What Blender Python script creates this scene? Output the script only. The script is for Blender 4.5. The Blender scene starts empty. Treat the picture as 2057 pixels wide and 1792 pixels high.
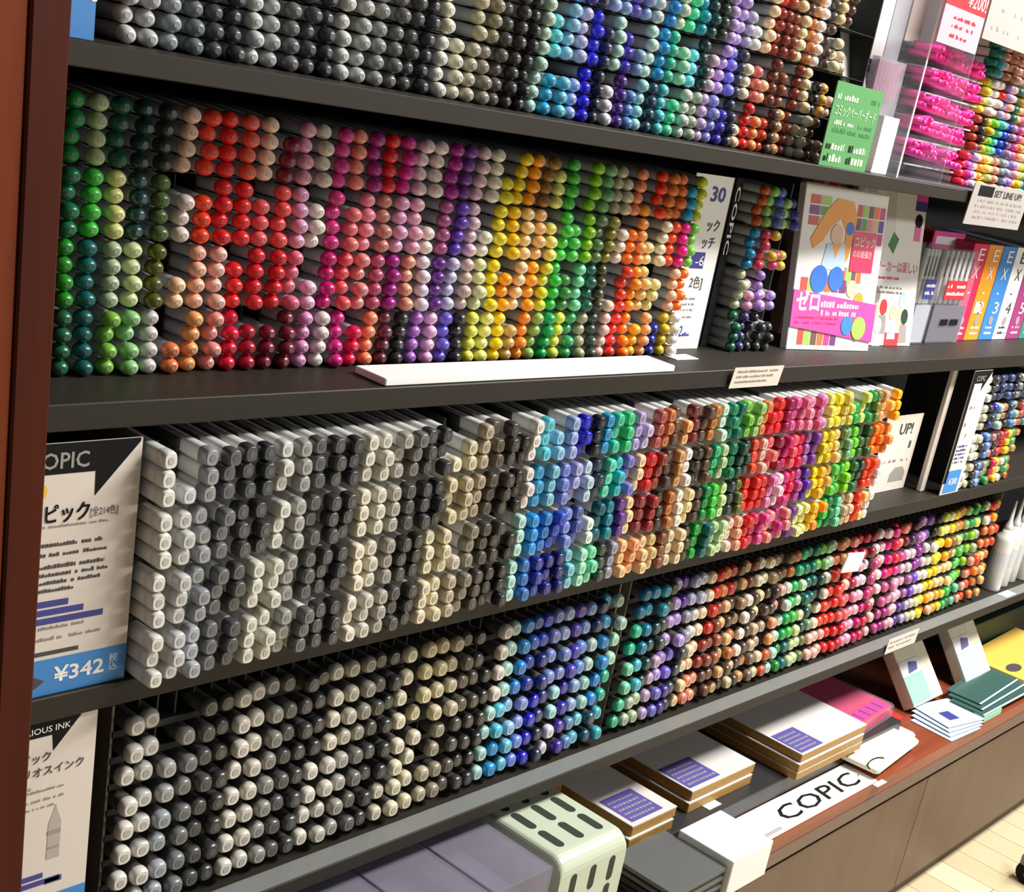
import bpy, math, random
import numpy as np
from mathutils import Vector, Matrix
random.seed(7)
sc = bpy.context.scene
col = sc.collection

# ---------------------------------------------------------------- camera
CAM = (0.0, -0.9, 0.0)          # world origin is put at floor level at the very end (everything is raised by LIFT)
LIFT = 1.354
yaw, pitch, roll = 0.97379086, 0.34535666, -0.22062301
ca, sa, cb, sb, cc, s_c = math.cos(yaw), math.sin(yaw), math.cos(pitch), math.sin(pitch), math.cos(roll), math.sin(roll)
fw = Vector((sa*cb, ca*cb, -sb)); rt = Vector((ca, -sa, 0)); dn = fw.cross(rt)
R_ = rt*cc + dn*s_c; D_ = rt*(-s_c) + dn*cc
cam_d = bpy.data.cameras.new('camera'); cam = bpy.data.objects.new('camera', cam_d); col.objects.link(cam)
cam.matrix_world = Matrix(((R_.x, -D_.x, -fw.x, CAM[0]), (R_.y, -D_.y, -fw.y, CAM[1]), (R_.z, -D_.z, -fw.z, CAM[2]), (0, 0, 0, 1)))
cam_d.sensor_fit = 'HORIZONTAL'; cam_d.sensor_width = 36; cam_d.lens = 36*2734.0/2057
cam_d.shift_x = -(1318.98-1028.5)/2057; cam_d.shift_y = (1166.9-896)/2057
cam_d.clip_start = 0.02
sc.camera = cam
def project(p):
    v = Vector(p)-Vector(CAM); q = (R_.dot(v), D_.dot(v), fw.dot(v))
    return 1318.98+2734*q[0]/q[2], 1166.9+2734*q[1]/q[2], q[2]

# ---------------------------------------------------------------- light and exposure
w = bpy.data.worlds.new('shop'); sc.world = w; w.use_nodes = True
w.node_tree.nodes['Background'].inputs[0].default_value = (1.0, 0.97, 0.93, 1)
w.node_tree.nodes['Background'].inputs[1].default_value = 0.13
def area(name, loc, size, energy, target, color=(1, 0.97, 0.92)):
    d = bpy.data.lights.new(name, 'AREA'); d.shape = 'RECTANGLE'; d.size, d.size_y = size; d.energy = energy; d.color = color
    o = bpy.data.objects.new(name, d); col.objects.link(o); o.location = loc
    o.rotation_euler = (Vector(target)-Vector(loc)).to_track_quat('-Z', 'Y').to_euler()
    return o
area('ceiling_lamp', (2.7, -0.95, 1.35), (1.8, 0.14), 150, (2.3, 0.1, -0.6))
area('ceiling_lamp', (6.2, -7.6, 1.25), (3.2, 0.5), 230, (1.9, 0.1, -0.3))
vs = sc.view_settings
vs.view_transform = 'Standard'; vs.look = 'None'; vs.exposure = 0.0; vs.gamma = 1; vs.use_curve_mapping = False

# ---------------------------------------------------------------- helpers
def lin(c):
    c = c/255.0
    return c/12.92 if c <= 0.04045 else ((c+0.055)/1.055)**2.4
def rgb(*c):
    return (lin(c[0]), lin(c[1]), lin(c[2]), 1)
MATS = {}
def mat(name, c, rough=0.5, metal=0.0, trans=0.0, noise=0.0, bump=0.0, scale=40, spec=0.5, alpha=1.0, coat=0.0):
    m = bpy.data.materials.new(name); m.use_nodes = True; nt = m.node_tree; b = nt.nodes['Principled BSDF']
    b.inputs['Base Color'].default_value = rgb(*c); b.inputs['Roughness'].default_value = rough; b.inputs['Metallic'].default_value = metal
    b.inputs['Transmission Weight'].default_value = trans; b.inputs['Coat Weight'].default_value = coat; b.inputs['Specular IOR Level'].default_value = spec
    if trans: b.inputs['IOR'].default_value = 1.15
    if alpha < 1: b.inputs['Alpha'].default_value = alpha
    tc = nt.nodes.new('ShaderNodeTexCoord'); n = nt.nodes.new('ShaderNodeTexNoise'); n.inputs['Scale'].default_value = scale; n.inputs['Detail'].default_value = 5
    nt.links.new(tc.outputs['Object'], n.inputs['Vector'])
    if noise:
        r = nt.nodes.new('ShaderNodeValToRGB'); cr = rgb(*c)
        r.color_ramp.elements[0].color = tuple(max(0, v*(1-noise)) for v in cr[:3])+(1,); r.color_ramp.elements[1].color = tuple(min(1, v*(1+noise)) for v in cr[:3])+(1,)
        nt.links.new(n.outputs['Fac'], r.inputs['Fac']); nt.links.new(r.outputs['Color'], b.inputs['Base Color'])
    if bump:
        bp = nt.nodes.new('ShaderNodeBump'); bp.inputs['Strength'].default_value = bump; bp.inputs['Distance'].default_value = 0.002
        nt.links.new(n.outputs['Fac'], bp.inputs['Height']); nt.links.new(bp.outputs['Normal'], b.inputs['Normal'])
    MATS[name] = m
    return m
def wood(name, c1, c2, scale=3.0, rough=0.35, axis=2, stretch=0.08, spec=0.5):
    m = bpy.data.materials.new(name); m.use_nodes = True; nt = m.node_tree; b = nt.nodes['Principled BSDF']
    tc = nt.nodes.new('ShaderNodeTexCoord'); mp = nt.nodes.new('ShaderNodeMapping'); n = nt.nodes.new('ShaderNodeTexNoise'); r = nt.nodes.new('ShaderNodeValToRGB')
    sv = [1, 1, 1]; sv[axis] = stretch; mp.inputs['Scale'].default_value = sv
    n.inputs['Scale'].default_value = scale*12; n.inputs['Detail'].default_value = 8; n.inputs['Roughness'].default_value = 0.6
    r.color_ramp.elements[0].position = 0.3; r.color_ramp.elements[1].position = 0.72
    r.color_ramp.elements[0].color = rgb(*c1); r.color_ramp.elements[1].color = rgb(*c2)
    nt.links.new(tc.outputs['Object'], mp.inputs['Vector']); nt.links.new(mp.outputs['Vector'], n.inputs['Vector'])
    nt.links.new(n.outputs['Fac'], r.inputs['Fac']); nt.links.new(r.outputs['Color'], b.inputs['Base Color'])
    b.inputs['Roughness'].default_value = rough; b.inputs['Specular IOR Level'].default_value = spec
    MATS[name] = m
    return m
def tint(name, source, rough=0.3):
    m = bpy.data.materials.new(name); m.use_nodes = True; nt = m.node_tree; b = nt.nodes['Principled BSDF']
    if source == 'object':
        a = nt.nodes.new('ShaderNodeObjectInfo'); o = a.outputs['Color']
    else:
        a = nt.nodes.new('ShaderNodeAttribute'); a.attribute_name = 'tint'; o = a.outputs['Color']
    nt.links.new(o, b.inputs['Base Color']); b.inputs['Roughness'].default_value = rough; b.inputs['Coat Weight'].default_value = 0.25; b.inputs['Coat Roughness'].default_value = 0.12
    return m
M_TINT = tint('glossy_coloured_plastic', 'object'); M_TINTV = tint('glossy_coloured_plastic_pile', 'attr')

class MB:
    def __init__(s): s.v = []; s.f = []; s.m = []; s.mats = []
    def mi(s, m):
        if m not in s.mats: s.mats.append(m)
        return s.mats.index(m)
    def add(s, vs_, fs, m):
        k = len(s.v); i = s.mi(m); s.v += [tuple(v) for v in vs_]
        for f in fs: s.f.append(tuple(k+a for a in f)); s.m.append(i)
        return s
    def box(s, a, b, m, bev=0.0, M=None):
        x0, y0, z0 = a; x1, y1, z1 = b
        if bev <= 0:
            vs_ = [(x, y, z) for x in (x0, x1) for y in (y0, y1) for z in (z0, z1)]
            fs = [(0, 1, 3, 2), (4, 6, 7, 5), (0, 4, 5, 1), (2, 3, 7, 6), (0, 2, 6, 4), (1, 5, 7, 3)]
        else:
            e = min(bev, (x1-x0)/2.01, (y1-y0)/2.01, (z1-z0)/2.01)
            def ring(z, i):
                return [(x0+i, y0+i+0, z), (x1-i, y0+i, z), (x1-i, y1-i, z), (x0+i, y1-i, z)]
            def ring8(z, o):
                X0, X1, Y0, Y1 = x0+o, x1-o, y0+o, y1-o
                return [(X0+e, Y0, z), (X1-e, Y0, z), (X1, Y0+e, z), (X1, Y1-e, z), (X1-e, Y1, z), (X0+e, Y1, z), (X0, Y1-e, z), (X0, Y0+e, z)]
            rs = [ring8(z0, e*0.7), ring8(z0+e*0.7, 0), ring8(z1-e*0.7, 0), ring8(z1, e*0.7)]
            vs_ = sum(rs, []); fs = []
            for r in range(3):
                for i in range(8): fs.append((r*8+i, r*8+(i+1) % 8, r*8+8+(i+1) % 8, r*8+8+i))
            fs.append(tuple(range(7, -1, -1))); fs.append(tuple(range(24, 32)))
        if M is not None: vs_ = [tuple(M @ Vector(v)) for v in vs_]
        return s.add(vs_, fs, m)
    def loft(s, rings, m, cap=True):
        n = len(rings[0]); vs_ = sum([list(r) for r in rings], []); fs = []
        for r in range(len(rings)-1):
            for i in range(n): fs.append((r*n+i, r*n+(i+1) % n, (r+1)*n+(i+1) % n, (r+1)*n+i))
        if cap: fs.append(tuple(range(n-1, -1, -1))); fs.append(tuple(range((len(rings)-1)*n, len(rings)*n)))
        return s.add(vs_, fs, m)
    def tube(s, p0, p1, r0, r1, m, n=12):
        p0, p1 = Vector(p0), Vector(p1); d = (p1-p0).normalized(); a = d.orthogonal().normalized(); b = d.cross(a)
        return s.loft([[tuple(p+a*(r*math.cos(t))+b*(r*math.sin(t))) for t in [2*math.pi*i/n for i in range(n)]] for p, r in ((p0, r0), (p1, r1))], m)
    def prism(s, pts, y0, y1, m):      # outline in XZ, extruded in Y (y0 is the front)
        n = len(pts)
        area_ = sum(pts[i][0]*pts[(i+1) % n][1]-pts[(i+1) % n][0]*pts[i][1] for i in range(n))
        if area_ < 0: pts = pts[::-1]
        vs_ = [(x, y0, z) for x, z in pts]+[(x, y1, z) for x, z in pts]
        fs = [tuple(range(n)), tuple(range(2*n-1, n-1, -1))]+[(i, i+n, (i+1) % n+n, (i+1) % n) for i in range(n)]
        return s.add(vs_, fs, m)
    def disc(s, x, z, r, y0, y1, m, n=20, sx=1.0):
        return s.prism([(x+sx*r*math.cos(2*math.pi*i/n), z+r*math.sin(2*math.pi*i/n)) for i in range(n)], y0, y1, m)
    def build(s, name, parent=None, smooth=False, loc=None, rot=None):
        me = bpy.data.meshes.new(name); me.from_pydata(s.v, [], s.f)
        for m in s.mats: me.materials.append(m)
        me.polygons.foreach_set('material_index', s.m)
        if smooth: me.polygons.foreach_set('use_smooth', [True]*len(s.f))
        me.update()
        o = bpy.data.objects.new(name, me); col.objects.link(o)
        if loc: o.location = loc
        if rot: o.rotation_euler = rot
        if parent: o.parent = parent
        return o
def tag(o, label=None, cat=None, group=None, kind=None):
    if label: o['label'] = label
    if cat: o['category'] = cat
    if group: o['group'] = group
    if kind: o['kind'] = kind
    return o
def thing(name, label, cat, loc=(0, 0, 0), rot=(0, 0, 0), group=None):
    o = bpy.data.objects.new(name, None); o.empty_display_size = 0.02; col.objects.link(o); o.location = loc; o.rotation_euler = rot
    return tag(o, label, cat, group)
def words(name, s, x, z, h, m, parent, y=-0.0006, width=None, slant=0.0, Mx=None, vertical=False, bold=0.0):
    """lettering as a flat mesh: left end x, baseline z, capital height about h, facing -Y (or placed by Mx)"""
    cu = bpy.data.curves.new(name, 'FONT'); cu.body = s; cu.size = h/0.70; cu.extrude = 0; cu.offset = bold*h; cu.shear = slant; cu.resolution_u = 2
    t = bpy.data.objects.new(name, cu); col.objects.link(t)
    dg = bpy.context.evaluated_depsgraph_get(); me = bpy.data.meshes.new_from_object(t.evaluated_get(dg)); bpy.data.objects.remove(t); bpy.data.curves.remove(cu)
    o = bpy.data.objects.new(name, me); col.objects.link(o); me.materials.clear(); me.materials.append(m)
    xs = [v.co.x for v in me.vertices] or [0, 1]
    k = (width/max(1e-6, max(xs)-min(xs))) if width else 1.0
    B = Matrix(((k, 0, 0, x), (0, 0, -1, y), (0, 1, 0, z), (0, 0, 0, 1)))
    if Mx is not None: B = Mx @ Matrix(((k, 0, 0, x), (0, 1, 0, z), (0, 0, 1, -y), (0, 0, 0, 1)))
    me.transform(B); o.parent = parent
    return o
def small_print(mb, x0, x1, z, h, m, y, dens=1.0):
    """rows of tiny unreadable marks, as the photo shows them"""
    x = x0
    while x < x1:
        wd = h*random.uniform(0.35, 0.8)
        if random.random() < 0.85*dens:
            hh = h*random.uniform(0.55, 1)
            mb.add([(x, y, z), (min(x+wd, x1), y, z), (min(x+wd, x1), y, z+hh), (x, y, z+hh)], [(0, 1, 2, 3)], m)
        x += wd+h*0.22

# ---------------------------------------------------------------- materials
M_SHELF = mat('dark_brown_laminate', (44, 40, 34), 0.5, spec=0.22, noise=0.10, scale=60)
M_STRIP = mat('grey_price_rail', (120, 122, 120), 0.4, noise=0.06)  # paints light on the bottom shelf top; also the caster's plain grey
M_BACK = mat('black_back_board', (34, 30, 29), 0.7)
M_RACK = mat('dark_grey_rack_plastic', (52, 52, 50), 0.5, spec=0.25)
M_BARREL = mat('light_grey_barrel_plastic', (172, 175, 178), 0.4, spec=0.3)
M_BARRELW = mat('white_barrel_plastic', (222, 222, 218), 0.35)
M_BARRELG = mat('grey_barrel_plastic', (84, 82, 78), 0.45, spec=0.3)
M_BARRELC = mat('cream_barrel_plastic', (232, 224, 204), 0.4)
M_WHITE = mat('white_card', (236, 235, 232), 0.6)
M_CREAMCARD = mat('warm_white_card', (216, 206, 196), 0.65)
M_BLACK = mat('black_print', (12, 12, 13), 0.7, spec=0.2)
M_INK = mat('dark_grey_print', (70, 66, 66), 0.7)
M_INKL = mat('light_grey_print', (150, 143, 138), 0.7)
M_BLUE = mat('blue_print', (58, 130, 200), 0.5)
M_NAVY = mat('navy_print', (58, 62, 138), 0.5)
M_YEL = mat('yellow_print', (226, 186, 60), 0.5)
M_PINK = mat('pink_print', (236, 70, 160), 0.4)
M_CRIM = mat('crimson_print', (222, 40, 90), 0.4)
M_RED = mat('red_print', (215, 50, 55), 0.4)
M_ORANGE = mat('orange_print', (240, 150, 40), 0.4)
M_GREENCARD = mat('green_card', (78, 140, 80), 0.6)
M_LGREEN = mat('pale_green_print', (200, 232, 190), 0.6)
M_DGREEN = mat('dark_green_print', (26, 52, 32), 0.6)
M_CLEAR = mat('clear_acrylic', (225, 225, 238), 0.08, alpha=0.12)
M_CLEARP = mat('clear_purple_tinged_acrylic', (176, 170, 190), 0.1, alpha=0.25)
M_GLASSY = mat('milky_plastic_film', (214, 218, 226), 0.2, alpha=0.55)
M_GOLD = mat('gold_edge_paper', (165, 125, 62), 0.45, noise=0.25, scale=120)
M_PAPER = mat('cream_page_edges', (232, 222, 196), 0.6, noise=0.08, scale=200)
M_SAGE = mat('sage_green_plastic', (190, 200, 178), 0.35)
M_SLOT = mat('dark_green_slot_shade', (40, 46, 36), 0.7)  # for flat slot patches: the shade inside the slots as colour
M_POST = wood('red_brown_wood', (104, 44, 20), (130, 60, 28), 3, 0.5, 2, 0.06, 0.15)
M_POST_SHADED = wood('shaded_red_brown_wood', (64, 22, 10), (80, 30, 14), 3, 0.5, 2, 0.06, 0.15)  # darker copy of the post wood, with shade put into its colour
M_TOP = wood('reddish_counter_wood', (118, 52, 32), (150, 78, 52), 3, 0.28, 0, 0.06)
M_DOOR = wood('grey_brown_veneer', (84, 62, 46), (98, 74, 56), 2, 0.4, 2, 0.1)
M_KICK = mat('brown_plinth', (74, 62, 44), 0.6)
M_PINKPLASTIC = mat('pink_plastic', (240, 70, 165), 0.3)
M_SMOKE = mat('smoky_grey_plastic', (92, 86, 98), 0.25)

# marker rows, one entry per stack: x in mm worked out from image pixels, cap colour as red green blue, number in the stack
B1 = '''560 20 130 60 4, 579 165 185 140 4, 598 15 80 65 4, 617 15 50 46 4, 636 35 42 40 4, 655 220 185 160 4, 674 228 60 45 4, 693 225 40 38 4, 712 232 95 75 4, 731 238 205 185 4, 750 120 20 45 3, 769 228 160 188 4,
788 210 205 190 4, 807 210 55 145 4, 826 235 145 125 4, 845 160 35 130 4, 864 225 38 45 4, 883 210 45 150 4, 902 228 205 212 4, 921 225 212 207 4, 940 165 30 140 4, 959 120 60 150 4, 978 224 190 200 4, 997 228 230 203 4,
1016 238 225 50 2, 1035 238 208 30 4, 1054 248 160 20 4, 1073 140 105 45 4, 1092 228 232 130 3, 1111 75 195 75 4, 1149 140 205 25 4, 1168 115 170 120 4, 1187 175 170 140 4, 1206 208 200 172 3, 1225 238 140 95 4, 1244 250 165 40 1,
1263 238 60 25 4, 1282 222 130 50 4, 1301 230 120 60 4, 1320 40 170 220 3, 1339 208 218 30 4'''
B2 = '''560 15 105 65 4, 579 55 180 55 4, 598 205 207 135 4, 617 18 58 56 4, 636 75 98 50 4, 655 220 200 195 3, 674 230 60 25 3, 693 212 30 38 4, 712 215 40 42 4, 731 225 92 103 3, 750 230 82 80 4, 769 220 155 193 4,
788 222 217 202 3, 807 210 50 130 4, 826 232 120 122 3, 845 235 145 165 4, 864 192 130 122 4, 883 225 165 203 4, 902 228 172 192 4, 921 232 217 207 2, 940 165 82 135 4, 959 100 62 180 4, 978 225 190 202 4, 997 232 234 207 2,
1016 240 218 40 4, 1035 240 192 20 4, 1054 242 212 148 4, 1073 243 190 120 4, 1092 238 233 118 3, 1111 70 205 75 4, 1130 90 200 95 3, 1149 135 190 20 4, 1168 95 122 85 4, 1187 140 130 45 4, 1206 238 217 202 3, 1225 245 112 22 3,
1244 244 165 85 4, 1263 242 217 155 2, 1282 232 228 197 4, 1301 242 80 28 4, 1320 235 40 150 4, 1339 120 215 75 4'''
B3 = '''560 25 130 30 4, 579 12 92 92 4, 598 160 182 145 4, 617 197 212 155 4, 636 80 85 22 4, 655 243 198 160 2, 674 238 175 148 4, 693 228 176 165 4, 712 225 30 32 3, 731 212 38 48 4, 750 205 28 42 4, 769 218 110 135 4,
788 230 182 212 2, 807 195 15 110 4, 826 235 90 98 4, 845 230 140 140 4, 864 182 82 112 4, 883 160 32 132 4, 902 225 155 128 4, 921 223 212 228 4, 940 100 42 132 4, 959 197 192 223 4, 978 207 180 165 4, 997 222 227 168 4,
1016 243 212 20 4, 1035 252 165 20 3, 1054 243 208 160 4, 1073 252 165 30 4, 1092 212 222 52 4, 1111 45 190 70 4, 1130 68 140 72 3, 1149 128 218 172 4, 1168 38 98 80 4, 1187 65 65 38 4, 1206 243 207 180 1, 1225 240 60 38 4,
1244 248 155 30 4, 1263 238 202 118 4, 1282 238 228 150 3, 1320 248 195 162 4, 1339 248 120 30 4'''
B4 = '''560 18 90 60 4, 579 8 90 85 4, 598 120 180 60 4, 617 140 195 125 4, 636 205 195 195 4, 655 220 120 72 2, 674 238 165 98 4, 693 233 145 140 4, 712 215 12 55 4, 731 168 22 52 3, 750 120 18 48 3, 769 112 28 42 4,
788 220 145 193 4, 807 224 216 210 4, 826 210 30 130 4, 845 235 25 82 3, 864 245 145 105 4, 883 98 35 55 4, 902 48 44 44 4, 921 178 110 205 4, 940 234 182 218 4, 959 108 92 205 4, 978 38 36 34 4, 997 240 237 85 4,
1016 238 237 140 4, 1035 253 212 12 4, 1054 203 172 110 3, 1073 253 145 40 4, 1092 140 188 92 4, 1111 15 168 95 4, 1130 230 234 75 4, 1149 55 162 105 4, 1168 172 166 130 4, 1187 58 75 63 4, 1206 243 197 185 4, 1225 245 55 50 4,
1244 253 135 28 4, 1263 250 188 28 3, 1282 248 177 118 4, 1301 20 38 150 3, 1320 228 192 40 4, 1339 230 230 236 4'''
C1 = '''607 220 218 212 3, 626 205 205 205 1, 644 140 142 146 3, 662 80 82 86 3, 681 55 57 60 3, 699 45 47 52 3, 718 208 207 200 3, 736 152 152 150 3, 755 78 80 80 3, 773 60 62 62 3, 791 42 42 46 3, 810 214 210 196 3,
828 204 200 188 3, 847 166 161 154 3, 865 108 107 103 3, 884 65 65 65 3, 902 45 45 48 3, 920 228 218 188 1, 939 203 193 160 2, 957 172 160 135 3, 976 90 80 68 3, 994 64 56 52 3, 1013 22 20 20 2, 1031 224 218 208 3,
1049 85 190 208 3, 1068 135 188 224 2, 1086 150 170 220 3, 1105 20 18 180 3, 1123 22 24 34 3, 1142 42 142 195 3, 1160 55 188 148 3, 1178 58 193 128 3, 1197 172 150 204 3, 1215 188 182 214 2, 1234 172 84 78 3, 1252 194 110 62 3,
1271 90 64 48 3, 1289 230 167 114 2, 1307 112 36 42 3, 1326 86 64 58 3, 1344 184 116 52 3, 1363 192 222 204 3, 1381 22 134 96 3, 1400 12 108 92 3, 1418 116 186 60 3, 1436 146 193 112 3, 1455 210 120 72 3, 1473 225 32 50 2,
1492 230 38 38 3, 1510 152 22 74 3, 1529 210 88 152 3, 1547 222 110 142 3, 1565 230 142 162 3, 1584 200 88 126 3, 1602 195 150 197 3, 1621 234 224 98 3, 1639 240 220 42 3, 1658 210 184 94 3, 1676 202 198 78 3, 1694 12 170 86 2,
1713 220 225 108 3, 1731 32 144 80 3, 1750 126 132 58 3, 1768 240 162 115 3, 1787 250 184 78 2, 1805 254 184 20 3'''
C2 = '''607 218 216 208 3, 626 196 196 192 3, 644 150 152 156 3, 662 100 102 104 3, 681 60 61 62 3, 699 50 51 53 3, 718 214 213 202 3, 736 162 161 156 3, 755 80 80 80 3, 773 60 60 60 3, 791 50 50 52 3, 810 219 212 192 3,
828 208 203 187 3, 847 166 161 151 3, 865 75 75 72 3, 884 58 58 58 3, 902 38 40 42 3, 920 209 194 156 3, 939 183 171 146 3, 957 158 146 124 3, 976 80 74 66 3, 994 60 54 48 3, 1013 20 18 18 3, 1031 218 208 201 3,
1049 46 148 196 3, 1068 120 184 206 3, 1086 118 130 206 3, 1105 166 166 216 3, 1123 178 200 216 3, 1142 28 50 68 3, 1160 88 206 178 3, 1178 36 174 184 3, 1197 120 114 190 3, 1215 234 202 160 3, 1234 206 32 38 3, 1252 142 58 48 3,
1271 70 50 44 3, 1289 196 146 98 3, 1307 226 218 212 3, 1326 44 40 38 3, 1344 96 70 54 3, 1363 32 176 122 3, 1381 172 198 146 3, 1400 15 114 86 3, 1418 30 66 55 3, 1436 30 60 48 3, 1455 230 74 50 3, 1473 214 170 155 3,
1492 240 108 108 3, 1510 132 28 60 3, 1529 200 26 112 3, 1547 235 88 98 3, 1565 210 12 70 3, 1584 162 94 162 3, 1602 120 66 150 3, 1621 230 208 34 3, 1639 220 188 34 3, 1658 230 192 120 3, 1676 100 122 66 3, 1694 130 172 130 3,
1713 104 212 44 3, 1731 70 104 56 3, 1750 60 92 54 3, 1768 250 125 14 3, 1787 240 110 14 3, 1805 234 150 78 3'''
C3 = '''607 218 215 207 3, 626 196 196 195 3, 644 142 146 152 3, 662 95 97 98 3, 681 74 75 76 3, 699 214 214 200 3, 718 206 203 190 3, 736 150 150 146 3, 755 84 84 82 3, 773 64 65 66 3, 791 54 55 56 3, 810 228 220 196 3,
828 202 197 180 3, 847 150 145 137 3, 865 60 58 56 3, 884 44 44 45 3, 902 224 216 185 3, 920 209 198 164 3, 939 198 190 176 1, 957 132 126 110 3, 976 74 69 62 3, 994 58 53 49 3, 1013 20 18 18 2, 1031 176 216 206 3,
1049 36 148 224 3, 1068 46 120 194 3, 1086 48 78 196 3, 1105 124 140 210 3, 1123 82 94 162 3, 1142 218 232 216 2, 1160 12 86 102 3, 1178 12 128 150 3, 1197 90 38 134 3, 1215 233 202 160 3, 1234 130 36 46 3, 1252 152 42 46 3,
1271 48 40 36 3, 1289 184 110 56 3, 1307 232 228 206 3, 1326 228 203 150 3, 1344 70 48 42 3, 1363 22 134 70 3, 1381 66 196 68 3, 1400 197 218 150 3, 1418 32 54 60 3, 1436 94 106 44 3, 1455 236 52 30 3, 1473 225 42 38 3,
1492 206 42 48 3, 1510 224 130 184 3, 1529 228 202 206 3, 1547 206 48 122 3, 1565 222 24 70 3, 1584 172 78 154 3, 1602 98 52 166 3, 1621 245 214 22 3, 1639 238 187 34 3, 1658 218 160 88 3, 1676 86 198 76 3, 1694 78 174 56 3,
1713 140 210 34 3, 1731 48 102 68 3, 1750 42 76 54 3, 1768 230 58 22 3, 1787 240 72 26 3, 1805 228 228 232 3'''
C4 = '''607 216 213 206 3, 626 196 196 198 3, 644 165 168 176 3, 662 100 102 105 3, 681 70 72 74 3, 699 217 214 200 3, 718 207 204 190 3, 736 150 150 146 3, 755 98 100 98 3, 773 64 65 67 3, 791 50 50 52 3, 810 223 217 200 3,
828 198 192 181 3, 847 166 161 151 3, 865 75 75 75 3, 884 50 50 50 3, 902 219 208 180 3, 920 208 197 164 3, 939 177 166 145 3, 957 130 121 106 3, 976 70 64 58 3, 994 50 44 40 3, 1013 20 18 18 3, 1031 176 218 207 3,
1049 42 110 184 3, 1068 32 48 144 3, 1086 26 36 124 3, 1105 26 32 104 3, 1123 118 192 208 3, 1142 166 224 191 3, 1160 112 210 166 3, 1178 42 60 48 3, 1197 150 148 166 3, 1215 240 187 134 3, 1234 235 165 118 3, 1252 229 192 144 3,
1271 203 176 118 3, 1289 127 74 58 3, 1307 213 192 155 3, 1326 224 202 160 3, 1344 58 44 38 3, 1363 24 166 58 3, 1381 26 102 106 3, 1400 166 197 138 3, 1418 193 218 166 3, 1436 230 197 181 3, 1455 230 160 134 3, 1473 216 28 38 3,
1492 190 48 90 3, 1510 221 78 154 3, 1529 236 140 130 3, 1547 186 32 122 3, 1565 230 140 130 3, 1584 94 48 134 3, 1602 229 226 160 3, 1621 224 224 138 3, 1639 245 187 32 3, 1658 246 150 32 3, 1676 46 196 74 3, 1694 36 124 68 3,
1713 108 212 168 3, 1731 195 161 124 3, 1750 220 187 150 3, 1768 230 44 20 3, 1787 250 197 108 3, 1805 226 226 230 3'''
A4 = '''582 205 204 200 4, 599 186 188 188 4, 617 150 158 164 4, 637 112 118 122 4, 654 72 76 80 4, 671 54 58 62 4, 688 196 198 196 4, 706 165 167 166 4, 724 108 110 110 4, 741 74 77 80 4, 758 52 54 58 4, 775 208 210 204 4,
794 176 178 174 4, 812 146 147 144 4, 831 112 113 110 4, 847 80 80 82 4, 865 54 54 58 4, 882 226 225 214 4, 903 210 206 182 4, 920 180 174 154 4, 938 148 143 130 4, 956 96 92 86 4, 974 60 58 56 4, 990 36 35 36 4,
1006 182 220 208 4, 1025 45 165 215 3, 1046 112 200 220 3, 1062 150 172 232 3, 1078 35 32 205 4, 1096 24 30 46 4, 1116 232 226 238 3, 1132 72 32 130 4, 1150 100 145 195 3, 1168 155 215 215 4, 1184 28 62 82 4, 1201 88 200 210 4,
1222 92 220 160 3, 1242 208 214 208 4, 1260 165 178 155 4, 1276 198 168 214 4, 1294 140 148 218 4, 1313 70 58 168 3, 1330 50 58 78 4, 1347 240 218 170 2, 1363 215 40 38 4, 1382 232 160 98 3, 1400 185 62 40 3, 1416 80 60 48 4,
1432 222 168 108 4, 1450 120 56 44 4, 1468 222 212 180 3, 1490 240 232 205 4, 1508 112 78 60 4, 1525 205 170 165 2'''
A3 = '''577 205 204 200 4, 595 190 190 190 4, 613 150 156 160 4, 631 110 114 118 4, 650 74 78 82 4, 667 54 58 62 4, 685 200 200 198 4, 703 165 166 166 4, 722 112 112 112 4, 740 80 80 82 4, 757 52 52 56 4, 775 206 208 200 4,
794 180 180 178 3, 813 144 145 142 4, 832 104 104 104 4, 850 74 74 76 4, 867 52 52 58 4, 884 226 224 200 4, 924 190 182 152 4, 941 140 134 112 4, 958 74 72 70 4, 976 58 56 56 4, 993 34 34 36 4, 1009 186 216 194 4,
1026 98 200 215 3, 1044 150 198 230 4, 1063 182 182 218 4, 1080 40 40 215 4, 1098 35 44 78 3, 1115 190 232 215 4, 1133 62 40 165 3, 1151 138 168 200 2, 1168 198 228 215 4, 1185 30 140 200 4, 1203 60 185 145 4, 1226 172 228 195 3,
1243 110 210 232 3, 1261 26 52 52 4, 1278 215 185 205 3, 1297 185 160 232 4, 1313 130 128 230 4, 1330 60 66 78 4, 1348 242 232 205 3, 1366 210 108 105 3, 1384 240 190 150 2, 1400 105 50 38 4, 1418 135 80 55 3, 1453 125 50 38 4,
1473 235 222 175 4, 1495 36 34 32 3, 1512 225 170 75 3, 1531 215 185 180 2'''
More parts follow.
